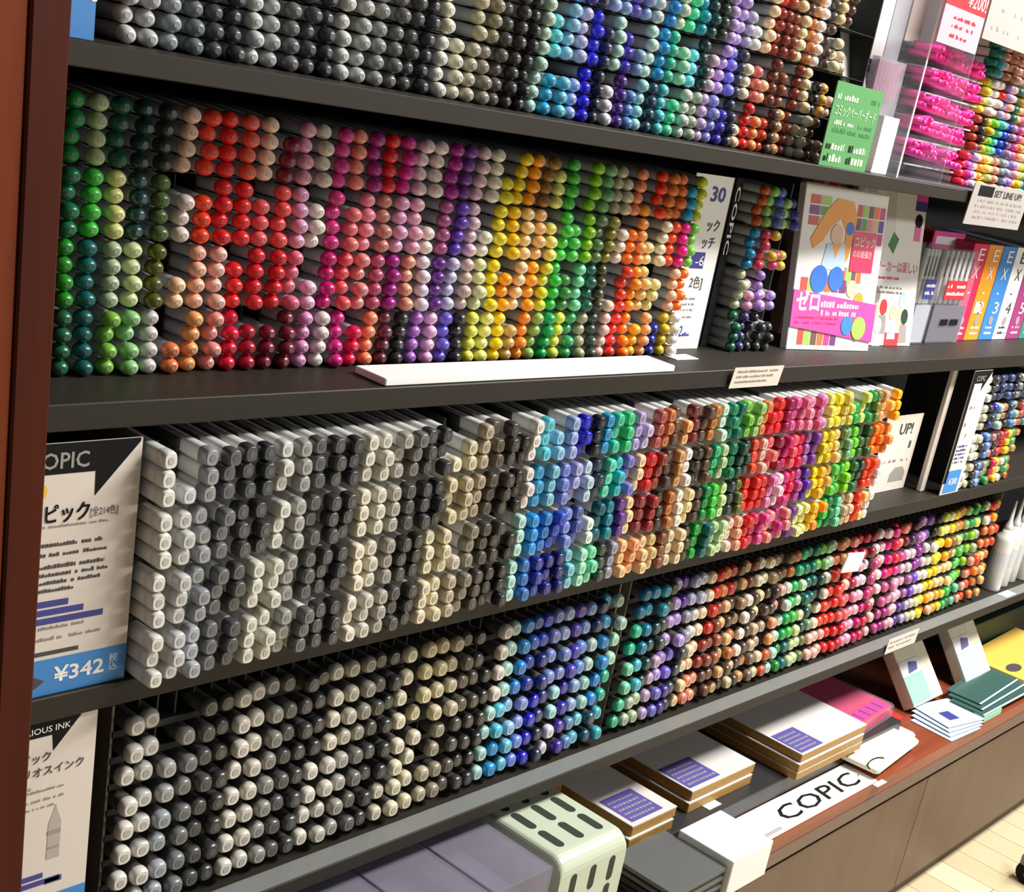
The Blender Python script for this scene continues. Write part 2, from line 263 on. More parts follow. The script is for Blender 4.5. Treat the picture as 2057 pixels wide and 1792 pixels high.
A2 = '''762 200 200 198 4, 783 170 170 170 4, 804 130 130 130 4, 822 90 90 92 4, 841 60 60 62 4, 860 200 200 196 4, 880 165 165 160 4, 900 130 130 126 4, 920 90 90 90 4, 941 60 58 58 4, 960 36 36 36 4, 980 210 212 205 4,
999 190 220 200 4, 1021 90 170 210 4, 1044 50 120 190 4, 1063 36 40 120 4, 1080 40 46 70 4, 1096 165 190 235 4, 1117 140 165 205 4, 1135 100 80 180 4, 1151 135 165 210 4, 1169 190 205 205 4, 1189 30 130 205 4, 1206 205 225 185 4,
1227 78 222 170 4, 1244 25 145 170 4, 1263 28 62 66 4, 1281 40 60 45 4, 1298 190 165 222 4, 1315 185 160 225 4, 1332 180 182 205 3, 1350 232 232 230 2, 1370 245 212 170 4, 1386 130 42 32 4, 1404 128 52 40 4, 1422 145 75 50 4,
1439 238 228 182 4, 1459 195 120 72 4, 1476 238 234 230 4, 1495 78 62 45 4, 1516 235 225 185 3, 1536 210 190 160 2'''
A1 = '''1263 180 180 190 4, 1282 160 160 175 4, 1301 200 200 215 4, 1318 210 212 220 4, 1335 225 225 230 4, 1352 235 225 205 4, 1371 240 225 195 4, 1388 210 50 35 4, 1406 170 85 50 4, 1425 232 212 160 4, 1444 85 60 48 4, 1460 215 160 115 4,
1479 236 236 234 2, 1498 82 74 60 4, 1515 238 218 160 4, 1531 80 48 42 4'''
D1 = '''630 212 208 200 2, 648 205 202 196 2, 686 140 140 135 1, 704 78 78 75 2, 723 48 48 48 2, 741 210 205 194 2, 761 204 199 186 2, 780 140 138 132 2, 798 84 84 80 2, 817 60 60 60 2, 835 42 42 44 2, 855 206 200 182 2,
875 178 172 158 2, 896 142 138 130 2, 914 74 72 70 2, 931 46 46 48 2, 951 210 202 176 2, 979 204 190 152 2, 1000 195 182 145 2, 1018 172 156 128 2, 1037 76 70 62 2, 1054 44 42 42 2, 1094 206 196 184 2, 1111 160 196 190 2,
1131 48 120 182 2, 1150 42 90 164 2, 1167 40 66 184 2, 1189 124 132 200 2, 1208 150 170 206 2, 1229 90 68 172 2, 1247 120 150 204 2, 1267 32 48 84 2, 1286 76 160 204 2, 1303 166 192 176 2, 1357 18 110 142 2, 1376 36 150 188 2,
1395 48 140 170 2, 1413 60 80 48 2, 1431 188 156 218 2, 1449 80 26 142 2, 1468 180 180 216 2, 1487 196 196 226 2, 1505 232 212 180 2, 1525 206 42 36 2, 1542 218 130 78 2, 1560 184 46 48 2, 1578 92 60 48 2, 1596 204 156 104 2,
1616 104 54 42 2, 1633 217 207 176 2, 1652 228 218 180 2, 1669 152 132 100 2, 1687 86 60 48 2, 1705 122 94 58 2, 1723 186 104 56 2, 1744 32 170 122 2, 1763 18 120 96 2, 1782 14 110 96 2, 1800 110 184 66 2, 1818 140 188 130 2,
1836 208 203 198 2, 1855 210 130 84 2, 1874 238 166 108 2, 1894 228 145 130 2, 1917 196 16 50 2, 1940 165 26 48 2, 1963 132 24 44 2, 1987 228 212 218 2, 2009 242 190 202 2, 2030 220 38 130 2, 2050 226 38 78 2, 2071 244 150 118 2,
2091 112 28 48 2, 2114 70 38 70 2, 2132 152 90 164 2, 2153 224 160 214 2, 2174 122 86 184 2, 2210 40 34 34 2, 2231 228 228 108 2, 2252 238 238 160 2, 2272 254 218 36 2, 2293 208 165 98 2, 2312 240 140 46 2, 2331 152 192 110 2,
2352 16 160 95 2, 2372 218 228 98 2, 2390 42 134 85 2, 2410 242 222 200 2, 2430 232 76 46 2, 2453 248 168 34 2'''
D2 = '''628 212 208 200 2, 647 196 194 190 2, 667 166 166 164 2, 687 116 118 118 2, 706 74 74 72 2, 723 48 48 48 2, 743 210 205 194 2, 761 202 198 184 2, 782 132 130 124 2, 800 72 72 70 2, 818 56 56 56 2, 837 42 42 44 2,
857 212 206 186 2, 877 186 180 165 2, 896 148 144 134 2, 914 76 74 70 2, 932 46 46 48 2, 950 216 208 180 2, 979 210 198 160 2, 1000 198 188 156 2, 1023 186 176 150 2, 1041 92 84 72 2, 1059 66 60 54 2, 1077 34 32 32 2,
1095 218 206 198 2, 1113 172 214 206 2, 1130 40 128 202 2, 1151 34 62 150 2, 1171 26 44 118 2, 1190 122 140 212 2, 1210 118 140 196 2, 1228 74 62 172 2, 1246 100 140 204 2, 1264 166 196 190 2, 1286 36 132 200 2, 1306 162 214 184 2,
1356 44 196 152 2, 1374 20 118 150 2, 1392 22 66 74 2, 1410 50 64 56 2, 1428 182 156 214 2, 1446 178 152 218 2, 1467 152 152 166 2, 1485 214 208 202 2, 1503 238 214 182 2, 1523 204 38 36 2, 1541 128 62 42 2, 1558 226 178 130 2,
1575 76 54 42 2, 1593 150 122 88 2, 1614 226 216 204 2, 1632 76 56 44 2, 1649 226 212 150 2, 1671 66 50 40 2, 1688 60 46 40 2, 1705 228 160 148 2, 1725 192 214 200 2, 1743 32 174 82 2, 1762 174 212 168 2, 1782 20 96 86 2,
1800 18 86 82 2, 1818 26 64 56 2, 1836 224 212 196 2, 1857 234 66 48 2, 1875 236 62 46 2, 1894 238 84 70 2, 1914 234 196 182 2, 1932 150 24 60 2, 1950 226 170 194 2, 1968 220 210 214 2, 1989 184 70 118 2, 2006 226 130 140 2,
2025 236 222 220 2, 2044 222 30 130 2, 2064 224 36 56 2, 2084 222 60 148 2, 2106 226 194 206 2, 2126 222 200 206 2, 2149 150 46 150 2, 2168 128 66 156 2, 2187 222 204 210 2, 2207 226 226 206 2, 2227 238 222 50 2, 2249 240 216 34 2,
2269 246 168 26 2, 2290 148 104 48 2, 2309 206 206 126 2, 2330 76 184 78 2, 2351 98 134 80 2, 2371 140 206 40 2, 2390 160 176 130 2, 2435 236 130 76 2, 2458 224 112 56 2, 2479 206 60 26 2'''
D3 = '''628 212 208 200 2, 648 208 206 200 2, 665 150 158 166 2, 688 110 112 112 2, 705 70 72 72 2, 724 50 50 50 2, 741 212 208 196 2, 761 198 194 182 2, 781 142 142 136 2, 799 82 82 80 2, 817 54 54 54 2, 835 214 210 198 2,
858 204 200 188 2, 877 168 164 156 2, 896 112 110 106 2, 914 66 66 66 2, 931 44 46 46 2, 949 218 210 184 2, 978 212 206 184 2, 1014 152 144 122 2, 1040 72 68 62 2, 1058 54 50 48 2, 1076 34 32 32 2, 1094 164 206 200 2,
1111 84 190 216 2, 1130 142 188 228 2, 1150 140 158 222 2, 1168 24 24 184 2, 1186 28 44 100 2, 1209 162 214 218 2, 1229 46 38 150 2, 1247 140 168 208 2, 1265 152 196 190 2, 1285 26 128 202 2, 1305 32 166 136 2, 1352 118 204 164 2,
1374 70 172 196 2, 1391 22 54 52 2, 1409 184 158 182 2, 1427 172 142 220 2, 1446 122 106 220 2, 1467 50 58 66 2, 1485 220 204 172 2, 1502 232 190 148 2, 1521 142 46 40 2, 1538 138 66 52 2, 1558 156 88 66 2, 1575 218 182 128 2,
1593 188 108 62 2, 1614 232 224 212 2, 1633 76 58 46 2, 1652 196 176 146 2, 1672 176 150 132 2, 1702 240 160 110 2, 1722 184 216 200 2, 1740 22 156 84 2, 1759 56 188 64 2, 1778 212 218 164 2, 1800 20 66 64 2, 1820 120 150 112 2,
1837 240 222 206 2, 1855 232 72 46 2, 1872 226 46 42 2, 1891 224 48 44 2, 1911 236 86 92 2, 1930 238 100 106 2, 1950 230 150 180 2, 1968 226 184 196 2, 1989 206 40 120 2, 2007 186 64 96 2, 2032 246 212 214 2, 2057 204 92 140 2,
2082 228 142 176 2, 2102 228 170 196 2, 2122 228 176 194 2, 2145 170 106 160 2, 2164 106 76 196 2, 2185 224 200 206 2, 2204 232 228 208 2, 2224 236 218 36 2, 2246 238 198 20 2, 2268 242 210 150 2, 2287 238 196 130 2, 2308 242 222 150 2,
2331 88 200 84 2, 2350 92 196 86 2, 2372 140 190 26 2, 2391 228 148 128 2, 2411 222 60 30 2, 2429 242 136 40 2, 2450 232 186 118 2, 2473 200 110 50 2'''
D4 = '''627 212 208 200 2, 647 210 206 198 2, 666 166 170 178 2, 686 118 120 122 2, 705 76 78 78 2, 722 52 52 52 2, 741 212 208 196 2, 761 200 196 186 2, 781 148 148 142 2, 798 88 88 84 2, 816 60 60 60 2, 835 212 206 192 2,
855 192 188 176 2, 874 156 152 144 2, 894 100 100 96 2, 912 50 50 52 2, 933 206 200 178 2, 954 216 208 180 2, 977 212 204 176 2, 1001 182 172 148 2, 1021 146 138 120 2, 1039 86 80 70 2, 1057 58 54 50 2, 1074 34 32 32 2,
1093 164 206 202 2, 1114 42 144 208 2, 1134 100 186 214 2, 1153 116 140 224 2, 1170 24 24 170 2, 1190 28 34 56 2, 1209 218 206 224 2, 1231 62 38 142 2, 1249 94 134 180 2, 1268 110 190 202 2, 1287 28 70 92 2, 1306 58 166 180 2,
1352 74 188 140 2, 1370 172 184 166 2, 1389 166 188 144 2, 1409 180 152 190 2, 1429 112 108 194 2, 1446 56 44 128 2, 1463 54 60 76 2, 1484 232 202 152 2, 1504 220 130 108 2, 1522 232 158 118 2, 1539 96 64 54 2, 1556 112 74 58 2,
1576 206 170 114 2, 1595 80 58 48 2, 1613 212 196 152 2, 1631 60 50 44 2, 1648 206 152 92 2, 1666 122 102 90 2, 1685 228 212 172 2, 1703 200 94 50 2, 1721 174 224 208 2, 1742 28 136 58 2, 1761 22 104 102 2, 1780 184 208 150 2,
1799 198 218 166 2, 1816 106 116 68 2, 1834 240 188 172 2, 1852 238 182 164 2, 1871 232 166 156 2, 1890 222 42 42 2, 1909 216 28 38 2, 1929 196 24 40 2, 1948 226 130 164 2, 1967 226 178 204 2, 1985 196 16 100 2, 2006 208 48 80 2,
2035 246 194 190 2, 2064 190 74 132 2, 2084 154 28 124 2, 2104 232 152 164 2, 2122 232 198 216 2, 2141 94 52 134 2, 2164 184 172 216 2, 2185 210 200 178 2, 2204 232 232 166 2, 2224 254 220 26 2, 2244 252 168 30 2, 2264 244 198 150 2,
2284 248 166 30 2, 2305 214 220 66 2, 2326 48 182 74 2, 2345 38 104 60 2, 2367 110 200 150 2, 2393 225 165 150 2, 2415 232 72 30 2, 2446 236 130 56 2, 2476 222 170 112 2'''

# ================================================================ shelving
unit = thing('shelving_unit', 'tall dark brown display shelving with four long shelves full of markers', 'shelf')
XL, XR = 0.50, 4.3
SH = {'A': (-0.072, -0.055), 'B': (-0.327, -0.306), 'C': (-0.568, -0.546), 'D': (-0.836, -0.820)}
for k, (z0, z1) in SH.items():
    MB().box((XL, 0.0, z0), (XR, 0.27, z1), M_SHELF, 0.0012).build('shelf_board', unit)
MB().box((XL, -0.0015, -0.8365), (XR, 0.026, -0.8195), M_SHELF, 0.001).box((XL, 0.0, -0.8196), (XR, 0.0255, -0.8190), M_STRIP).build('price_rail', unit)  # shelf lip; the grey strip paints the lit shelf top, no rail
MB().box((XL, 0.27, -1.0), (XR, 0.285, 0.75), M_BACK).build('back_panel', unit)
MB().box((0.40, -0.028, -1.0), (0.472, 0.42, 0.75), M_POST, 0.002).build('end_panel', unit)
MB().box((0.472, -0.030, -1.0), (0.4985, 0.42, 0.75), M_POST_SHADED, 0.0015).build('shaded_post_strip', unit)  # same post wood; the darker tone paints its shaded face
MB().box((1.275, 0.06, -1.006), (1.30, 0.27, -0.836), M_POST, 0.001).build('support_panel', unit)

# ================================================================ markers
COLNAMES = [('white', 225, 222, 216), ('cream', 228, 218, 190), ('pale grey', 196, 196, 196), ('mid grey', 145, 145, 143), ('dark grey', 82, 82, 80), ('black', 45, 44, 45),
 ('taupe', 150, 138, 118), ('dark brown', 78, 60, 48), ('brown', 125, 76, 56), ('rust brown', 190, 108, 60), ('tan', 212, 172, 118), ('peach', 240, 195, 155), ('pale peach', 238, 208, 190),
 ('salmon', 232, 135, 118), ('coral', 232, 85, 80), ('red', 222, 40, 42), ('crimson', 200, 20, 55), ('wine', 120, 24, 48), ('rose', 192, 78, 118), ('magenta', 212, 40, 125), ('pink', 230, 145, 172),
 ('pale pink', 228, 192, 204), ('purple', 155, 35, 135), ('violet', 105, 62, 165), ('lilac', 180, 155, 212), ('lavender', 165, 165, 215), ('periwinkle', 120, 125, 210), ('royal blue', 28, 26, 180),
 ('navy', 34, 44, 100), ('blue', 45, 110, 185), ('sky blue', 48, 165, 215), ('pale blue', 150, 185, 218), ('aqua', 90, 195, 190), ('pale mint', 180, 218, 208), ('teal', 22, 110, 110),
 ('dark teal', 22, 62, 64), ('mint green', 120, 210, 165), ('emerald', 25, 165, 100), ('dark green', 22, 90, 56), ('green', 60, 185, 70), ('lime green', 140, 202, 40), ('sage', 155, 185, 140),
 ('pale green', 196, 215, 162), ('olive', 100, 106, 50), ('khaki', 178, 172, 130), ('pale yellow', 232, 232, 145), ('yellow', 240, 218, 45), ('amber', 248, 180, 35), ('orange', 245, 135, 45), ('red orange', 236, 72, 34)]
def cname(h):
    r, g, b = h
    return min(COLNAMES, key=lambda n: 2*(n[1]-r)**2+4*(n[2]-g)**2+3*(n[3]-b)**2)[0]
def sring(y, a, b, e, n=20):
    out = []
    for i in range(n):
        t = 2*math.pi*i/n; c, s = math.cos(t), math.sin(t)
        out.append((a*math.copysign(abs(c)**(2/e), c), y, b*math.copysign(abs(s)**(2/e), s)))
    return out
def proto(name, a, b, e, prof, yb, ylen, bsc, disc_r, n, barrel):
    """returns [(part name, verts, faces, material)]: cap front at y=0, barrel runs back along +y"""
    parts = []
    c = MB().loft([sring(y, a*k, b*k, e, n) for y, k in prof], M_TINT); parts.append(('cap', c.v, c.f, None))
    c = MB().loft([sring(y, a*k, b*k, e, n) for y, k in ((yb-0.0015, bsc*0.96), (yb, bsc), (yb+0.002, bsc), (ylen-0.002, bsc), (ylen, bsc*0.9))], barrel); parts.append(('barrel', c.v, c.f, barrel))
    c = MB().loft([sring(y, a*k, b*k, 2.2, 12) for y, k in ((-0.0004, disc_r), (0.0004, disc_r))], M_TINT); parts.append(('colour_disc', c.v, c.f, 'disc'))
    return parts
P_OVAL = proto('oval', .0072, .0065, 2.0, ((0, .36), (.0005, .50), (.0016, .70), (.0034, .88), (.0055, .98), (.0075, 1), (.0100, .97), (.0108, .86)), .0108, .125, .80, .34, 16, M_BARREL)
P_OVAL[1] = ('barrel',)+(lambda c: (c.v, c.f))(MB().loft([sring(y, w, h, 2.3, 16) for y, w, h in ((.0095, .0052, .0050), (.0108, .0056, .0054), (.020, .0058, .0056), (.030, .0066, .0062), (.036, .0078, .0063), (.123, .0078, .0063), (.125, .0070, .0056))], M_BARREL))+(M_BARREL,)
P_SQUARE = proto('square', .0064, .0075, 2.9, ((0, .80), (.0005, .86), (.002, .96), (.004, 1), (.0115, 1), (.012, .97)), .012, .135, .97, .42, 20, M_BARRELW)
P_ROUND = proto('round', .0084, .0090, 2.5, ((0, .72), (.0006, .80), (.0025, .93), (.0045, 1), (.0090, 1), (.0096, .96)), .0096, .12, .93, .42, 16, M_BARRELG)
P_CREAM = proto('cream', .0085, .0065, 2.4, ((0, .45), (.0006, .58), (.003, .80), (.007, .95), (.012, 1), (.018, 1)), .018, .10, .92, .36, 12, M_BARRELC)
P_ROUND_S = proto('slim', .0080, .0072, 2.6, ((0, .72), (.0006, .80), (.0025, .93), (.005, 1), (.0155, 1), (.016, .96)), .016, .11, .93, .40, 16, M_BARRELG)
def meshes(pr, nm):
    out = []
    for pn, v, f, m in pr:
        me = bpy.data.meshes.new(nm+'_'+pn); me.from_pydata(v, [], f); me.materials.append(m if m not in (None, 'disc') else M_TINT)
        me.polygons.foreach_set('use_smooth', [len(ff) == 4 for ff in f]); me.update(); out.append((pn, me))
    return out
def darker(c, k): return tuple(v*k for v in c[:3])+(1,)
DISCK = 0.62
def lum(c): return 0.2*c[0]+0.7*c[1]+0.1*c[2]
def disc_col(c):      # the printed disc on the cap end: greyer than the cap; on dark caps a little lighter
    g = lum(c)
    return tuple((v*0.75+g*0.25)*DISCK for v in c[:3])+(1,) if g > 0.06 else tuple(v*0.6+0.05 for v in c[:3])+(1,)
def parse(t):
    out = []
    for a in t.split(','):
        x, r, g, b, n = [int(q) for q in a.split()]; out.append((x/1000.0, (r, g, b), n))
    return out
ORD = {1: ['sole'], 2: ['upper', 'lower'], 3: ['top', 'middle', 'lowest'], 4: ['topmost', 'second', 'third', 'lowest']}
def collect(rows, Y, hz, shelf, kindword, jx, jy, seed):
    """rows: [(data, z of the lowest centre, tier name)] -> list of markers"""
    rnd = random.Random(seed); L = []
    for data, z, tier in rows:
        for k, (x, h, n) in enumerate(data):
            for j in range(n):
                yy = Y+rnd.gauss(0, jy); xx = x+rnd.uniform(-jx, jx); zz = z+hz*j
                px, py, d = project((xx, yy, zz))
                if px < -30 or px > 2090 or py < -30 or py > 1830: continue
                lab = '%s %s marker, %s of stack %d from post, %s tier, %s shelf' % (cname(h), kindword, ORD[n][n-1-j], k+1, tier, shelf)
                L.append((d, (xx, yy, zz), h, lab))
    return L
def place(L, pr, nm, group, pile_label, limit=300):
    ms = meshes(pr, nm); L.sort(key=lambda q: q[0])
    root0 = None
    for d, p, h, lab in L[:limit]:
        c = rgb(*h)
        r = bpy.data.objects.new(nm, None); r.empty_display_size = 0.01; col.objects.link(r); r.location = p
        r.rotation_euler = (0, random.uniform(-.06, .06), 0)
        tag(r, lab, 'marker', group)
        for pn, me in ms:
            o = bpy.data.objects.new(pn, me); col.objects.link(o); o.parent = r
            if pn == 'cap': o.color = c
            elif pn == 'colour_disc': o.color = disc_col(c)
    rest = L[limit:]
    if not rest: return
    V, F, MI, C = [], [], [], []; k = 0
    base = [(pn, np.array(v), f, m) for pn, v, f, m in pr]
    for d, p, h, lab in rest:
        c = rgb(*h); dc = disc_col(c)
        for pn, v, f, m in base:
            V.append(v+np.array(p)); F += [tuple(i+k for i in ff) for ff in f]; k += len(v)
            MI += [1 if m not in (None, 'disc') else 0]*len(f)
            C.append(np.tile(np.array(dc if m == 'disc' else c), (len(v), 1)))
    me = bpy.data.meshes.new(nm+'_pile'); me.from_pydata(np.concatenate(V).tolist(), [], F)
    me.materials.append(M_TINTV); me.materials.append([m for _, _, _, m in pr if m not in (None, 'disc')][0])
    me.polygons.foreach_set('material_index', MI); me.polygons.foreach_set('use_smooth', [len(ff) == 4 for ff in F])
    a = me.color_attributes.new('tint', 'FLOAT_COLOR', 'POINT'); a.data.foreach_set('color', np.concatenate(C).astype(np.float32).ravel())
    me.update()
    o = bpy.data.objects.new(nm+'_rows', me); col.objects.link(o)
    tag(o, pile_label, 'markers', kind='stuff')
def rack(name, label, x0, x1, yf, yb, plates, tops, divs, zb, zt, th, dt=.0003, side=None):
    """open rack: a plate under every tier, thin upright dividers between the stacks"""
    t = thing(name, label, 'display rack', ((x0+x1)/2, yf, zb)); ox, oy, oz = (x0+x1)/2, yf, zb
    for z in plates:
        MB().box((x0-ox, 0, z-th-oz), (x1-ox, yb-yf, z-oz), M_RACK).build('tier_plate', t)
    for x in ((x1,) if (x0 < .6 and yf < .02) or abs(x0-1.4705) < .001 else (x0, x1)):
        MB().box((x-0.0012-ox, 0, 0), (x+0.0012-ox, yb-yf, zt-zb), side or M_RACK).build('side_plate', t)
    MB().box((x0-ox, yb-yf, 0), (x1-ox, yb-yf+0.002, zt-zb), M_BACK).build('rear_plate', t)
    for x in divs:
        MB().box((x-dt-ox, 0.004 if dt > .0005 else .012, 0), (x+dt-ox, yb-yf, zt-zb), M_RACK).build('divider', t)
    return t
def mids(xs, step=1): return [(a+b)/2 for a, b in zip(xs, xs[1:])][::step]

OV = []
OV += collect([(parse(B1), -.1388, 'top'), (parse(B2), -.1923, 'second'), (parse(B3), -.2458, 'third'), (parse(B4), -.2993, 'lowest')], .062, .013, 'second', 'oval-capped', .0006, .0022, 1)
OV += collect([(parse(A1), .1120, 'top'), (parse(A2), .0585, 'second'), (parse(A3), .0050, 'third'), (parse(A4), -.0485, 'lowest')], .040, .013, 'upper', 'oval-capped', .0004, .0022, 2)
# a second, shorter rack further right on the same shelf
R2 = ("1480 184 80 30 4,1499 140 200 104 4,1518 91 111 196 4,1537 168 220 120 3,1556 70 80 168 3", "1480 21 133 180 4,1499 200 50 78 4,1518 207 174 52 4,1537 207 74 112 2,1556 220 200 80 2",
      "1480 204 216 174 4,1499 236 160 200 3,1518 156 128 204 4,1537 230 176 210 2,1556 184 160 230 2", "1480 28 106 72 4,1499 56 56 106 4,1518 38 36 42 4,1537 48 50 46 3,1556 58 58 60 3")
OV += [(d, p, h, l.replace('stack', 'short rack stack')) for d, p, h, l in collect([(parse(R2[i]), -.1388-.0535*i, ('top', 'second', 'third', 'lowest')[i]) for i in range(4)], .070, .013, 'second', 'oval-capped', .0006, .004, 3)]
OV = [(d, p, h, l.replace(' from post', '') if 'short rack' in l else l) for d, p, h, l in OV]
place(OV, P_OVAL, 'oval_marker', 'oval-capped markers stacked on the two upper shelves', 'further stacks of oval-capped markers in all colours on the two upper shelves')
rack('marker_rack', 'dark grey open rack holding the oval-capped markers on the second shelf', .5505, 1.3485, .082, .20, [-.2993-.0065+.0535*i for i in (1, 2, 3)], None, mids([.560+.019*k for k in range(42)]), -.306, -.0965, .0009)
rack('marker_rack', 'dark grey open rack holding the greys and blues on the upper shelf', .565, 1.625, .060, .18, [-.0485-.0065+.0535*i for i in (1, 2, 3)], None, [], -.055, .16, .0009)
rack('marker_rack', 'short dark grey rack beside the numbered sign on the second shelf', 1.4705, 1.566, .090, .205, [-.2993-.0065+.0535*i for i in (1, 2, 3)], None, [], -.306, -.088, .0009)

SQ = collect([(parse(C1), -.3814, 'top'), (parse(C2), -.4337, 'second'), (parse(C3), -.4860, 'third'), (parse(C4), -.5383, 'lowest')], -.020, .0154, 'third', 'square-capped', .0008, .003, 4)
place(SQ, P_SQUARE, 'square_marker', 'square-capped markers stacked on the third shelf', 'further stacks of square-capped markers in all colours on the third shelf')
rack('marker_rack', 'long dark grey rack holding the square-capped markers on the third shelf', .5965, 1.8165, .012, .13, [-.5383-.0077+.0523*i for i in (1, 2, 3)], None, mids([.6071+.01843*k for k in range(66)]), -.546, -.345, .0050, .0012)

M_SIDE = mat('grey_brown_plastic', (112, 106, 96), .4)
RD = []
for data, z, tier in ((D1, -.641, 'top'), (D2, -.6945, 'second'), (D3, -.748, 'third'), (D4, -.8015, 'lowest')):
    RD += collect([(parse(data), z, tier)], .030, .0267, 'bottom', 'round-capped', .0006, .003, 5+int(-z*1000))
place(RD, P_ROUND, 'round_marker', 'round-capped markers racked on the bottom shelf', 'further rows of round-capped markers in all colours on the bottom shelf')
zr = [-.8015-.0095+.02675*i for i in range(8)]
rack('marker_rack', 'dark grey wire-lipped rack holding round-capped markers on the bottom shelf', .617, 1.318, .0475, .15, zr, None, [.626+.0186*k for k in range(1, 37)], -.8195, -.598, .0070, .0009, M_SIDE)
rack('marker_rack', 'dark grey wire-lipped rack on the bottom shelf, right of the first', 1.340, 2.500, .0475, .15, zr, None, [1.334+.0195*k for k in range(1, 59)], -.8195, -.598, .0070, .0009, M_SIDE)
# right-hand racks seen at the edge of the picture
FC = ("1990 14 122 90 4,2009 70 184 204 4,2028 230 180 160 4,2047 184 120 100 4,2066 160 120 90 4,2085 210 160 140 4,2104 180 140 150 4,2123 200 180 170 4,2142 140 100 80 4,2161 230 200 170 4,2180 180 90 80 4,2199 170 140 120 4",
      "1990 214 210 44 4,2009 220 220 220 4,2028 214 210 190 4,2047 190 30 40 4,2066 170 150 210 4,2085 240 170 150 4,2104 20 90 80 4,2123 210 180 90 4,2142 230 140 180 4,2161 60 140 200 4,2180 240 220 150 4,2199 120 180 120 4",
      "1990 160 60 40 4,2009 50 40 40 4,2028 200 168 20 4,2047 100 190 50 4,2066 80 190 180 4,2085 30 70 180 4,2104 30 40 112 4,2123 160 120 160 4,2142 200 90 150 4,2161 240 140 60 4,2180 220 200 180 4,2199 140 180 210 4",
      "1980 230 40 60 4,1999 200 80 180 4,2018 220 220 230 4,2037 240 150 40 4,2056 240 230 120 4,2075 180 180 120 4,2094 230 150 130 4,2113 120 140 140 4,2132 150 155 180 4,2151 150 120 200 4,2170 240 180 170 4,2189 240 200 30 4,2208 120 190 150 4")
CR = collect([(parse(FC[i]), .1120-.0535*i, ('top', 'second', 'third', 'lowest')[i]) for i in range(4)], .060, .013, 'upper', 'cream-barrelled', .0004, .003, 11)
CR = [(d, p, h, l.replace('stack', 'far rack stack').replace(' from post', '')) for d, p, h, l in CR]
place(CR, P_CREAM, 'cream_barrelled_marker', 'cream-barrelled markers at the right end of the upper shelf', 'x')
CC = ("2182 216 214 206 3,2201 58 60 66 3,2220 68 70 74 3,2239 44 62 108 3,2258 60 60 64 3,2277 74 90 138 3,2296 42 42 46 3,2315 138 138 140 3,2334 50 64 110 3,2353 116 160 140 3,2372 140 90 70 3",
      "2182 168 166 158 3,2201 202 198 168 3,2220 54 54 60 3,2239 40 38 154 3,2258 168 204 184 3,2277 176 120 80 3,2296 48 48 52 3,2315 80 120 180 3,2334 140 180 140 3,2353 200 80 80 3,2372 70 160 160 3",
      "2182 226 224 216 3,2201 210 206 176 3,2220 52 52 58 3,2239 106 148 220 3,2258 192 128 122 3,2277 54 54 60 3,2296 200 60 60 3,2315 200 40 64 3,2334 230 200 50 3,2353 80 160 90 3,2372 210 140 90 3",
      "2182 230 228 222 3,2201 200 196 164 3,2220 48 48 54 3,2239 122 160 224 3,2258 154 148 140 3,2277 44 154 80 3,2296 200 42 80 3,2315 232 188 40 3,2334 220 210 200 3,2353 80 160 90 3,2372 200 100 50 3")
SR = collect([(parse(CC[i]), -.3814-.0523*i, ('top', 'second', 'third', 'lowest')[i]) for i in range(4)], .004, .0154, 'third', 'slim', .0008, .003, 12)
SR = [(d, p, h, l.replace('stack', 'far rack stack').replace(' from post', '')) for d, p, h, l in SR]
place(SR, P_ROUND_S, 'slim_marker', 'slim markers at the right end of the third shelf', 'x')
rack('marker_rack', 'dark rack at the right end of the third shelf behind a leaflet sign', 2.1705, 2.385, .030, .15, [-.5383-.0077+.0523*i for i in (1, 2, 3)], None, [], -.546, -.345, .002)

# ================================================================ signs on the shelves, print positions converted from image pixels
def card(name, label, x0, x1, z0, z1, y, mats, th=0.0016, lean=0.0, cat='sign', group=None, m=None):
    t = thing(name, label, cat, (x0, y, z0), (-lean, 0, 0), group)
    MB().box((0, 0, 0), (x1-x0, th, z1-z0), m or M_WHITE).build('card', t)
    return t
# third shelf: the tall price sign by the post
t = card('price_sign', 'tall white price sign with black header and blue price band beside the wooden post', .500, .5955, -.5455, -.337, .004, None, m=M_CREAMCARD)
X = lambda v: v-.500
Z = lambda v: v+.5455
e = -.0003
hb = MB(); hb.prism([(0, Z(-.337)), (X(.594), Z(-.337)), (X(.5935), Z(-.340)), (X(.558), Z(-.381)), (X(.5575), Z(-.361)), (0, Z(-.361))], e, 0, M_BLACK); hb.build('black_header', t)
words('logo_lettering', 'COPIC', X(.502), Z(-.3565), .0125, M_INKL, t, -.0006, width=.049, bold=.02)
MB().disc(X(.512), Z(-.374), .008, e, 0, M_YEL).build('yellow_dot', t)
words('katakana_title', 'コピック', X(.504), Z(-.3985), .0115, M_BLACK, t, -.0006, width=.049, bold=.03)
words('count_text', '[全214色]', X(.555), Z(-.397), .0058, M_INK, t, -.0006, width=.023)
sp = MB()
for zz, xa, xb, h in ((-.4035, .503, .571, .0022), (-.419, .505, .567, .0034), (-.427, .503, .572, .0034), (-.437, .503, .570, .0036), (-.4435, .503, .573, .0034), (-.450, .503, .568, .0034), (-.4565, .503, .548, .0034), (-.488, .503, .556, .0028), (-.4975, .503, .571, .0030)):
    small_print(sp, X(xa), X(xb), Z(zz), h, M_INK if h > .003 else M_INKL, -.0004)
sp.build('small_print', t)
bb = MB()
for zz, xb in ((-.4690, .542), (-.4762, .555), (-.4835, .572)): bb.box((X(.502), e, Z(zz)), (X(xb), 0, Z(zz)+.0052), M_NAVY)
bb.box((X(.502), e, Z(-.5105)), (X(.553), 0, Z(-.5070)), M_INK); bb.build('highlighted_lines', t)
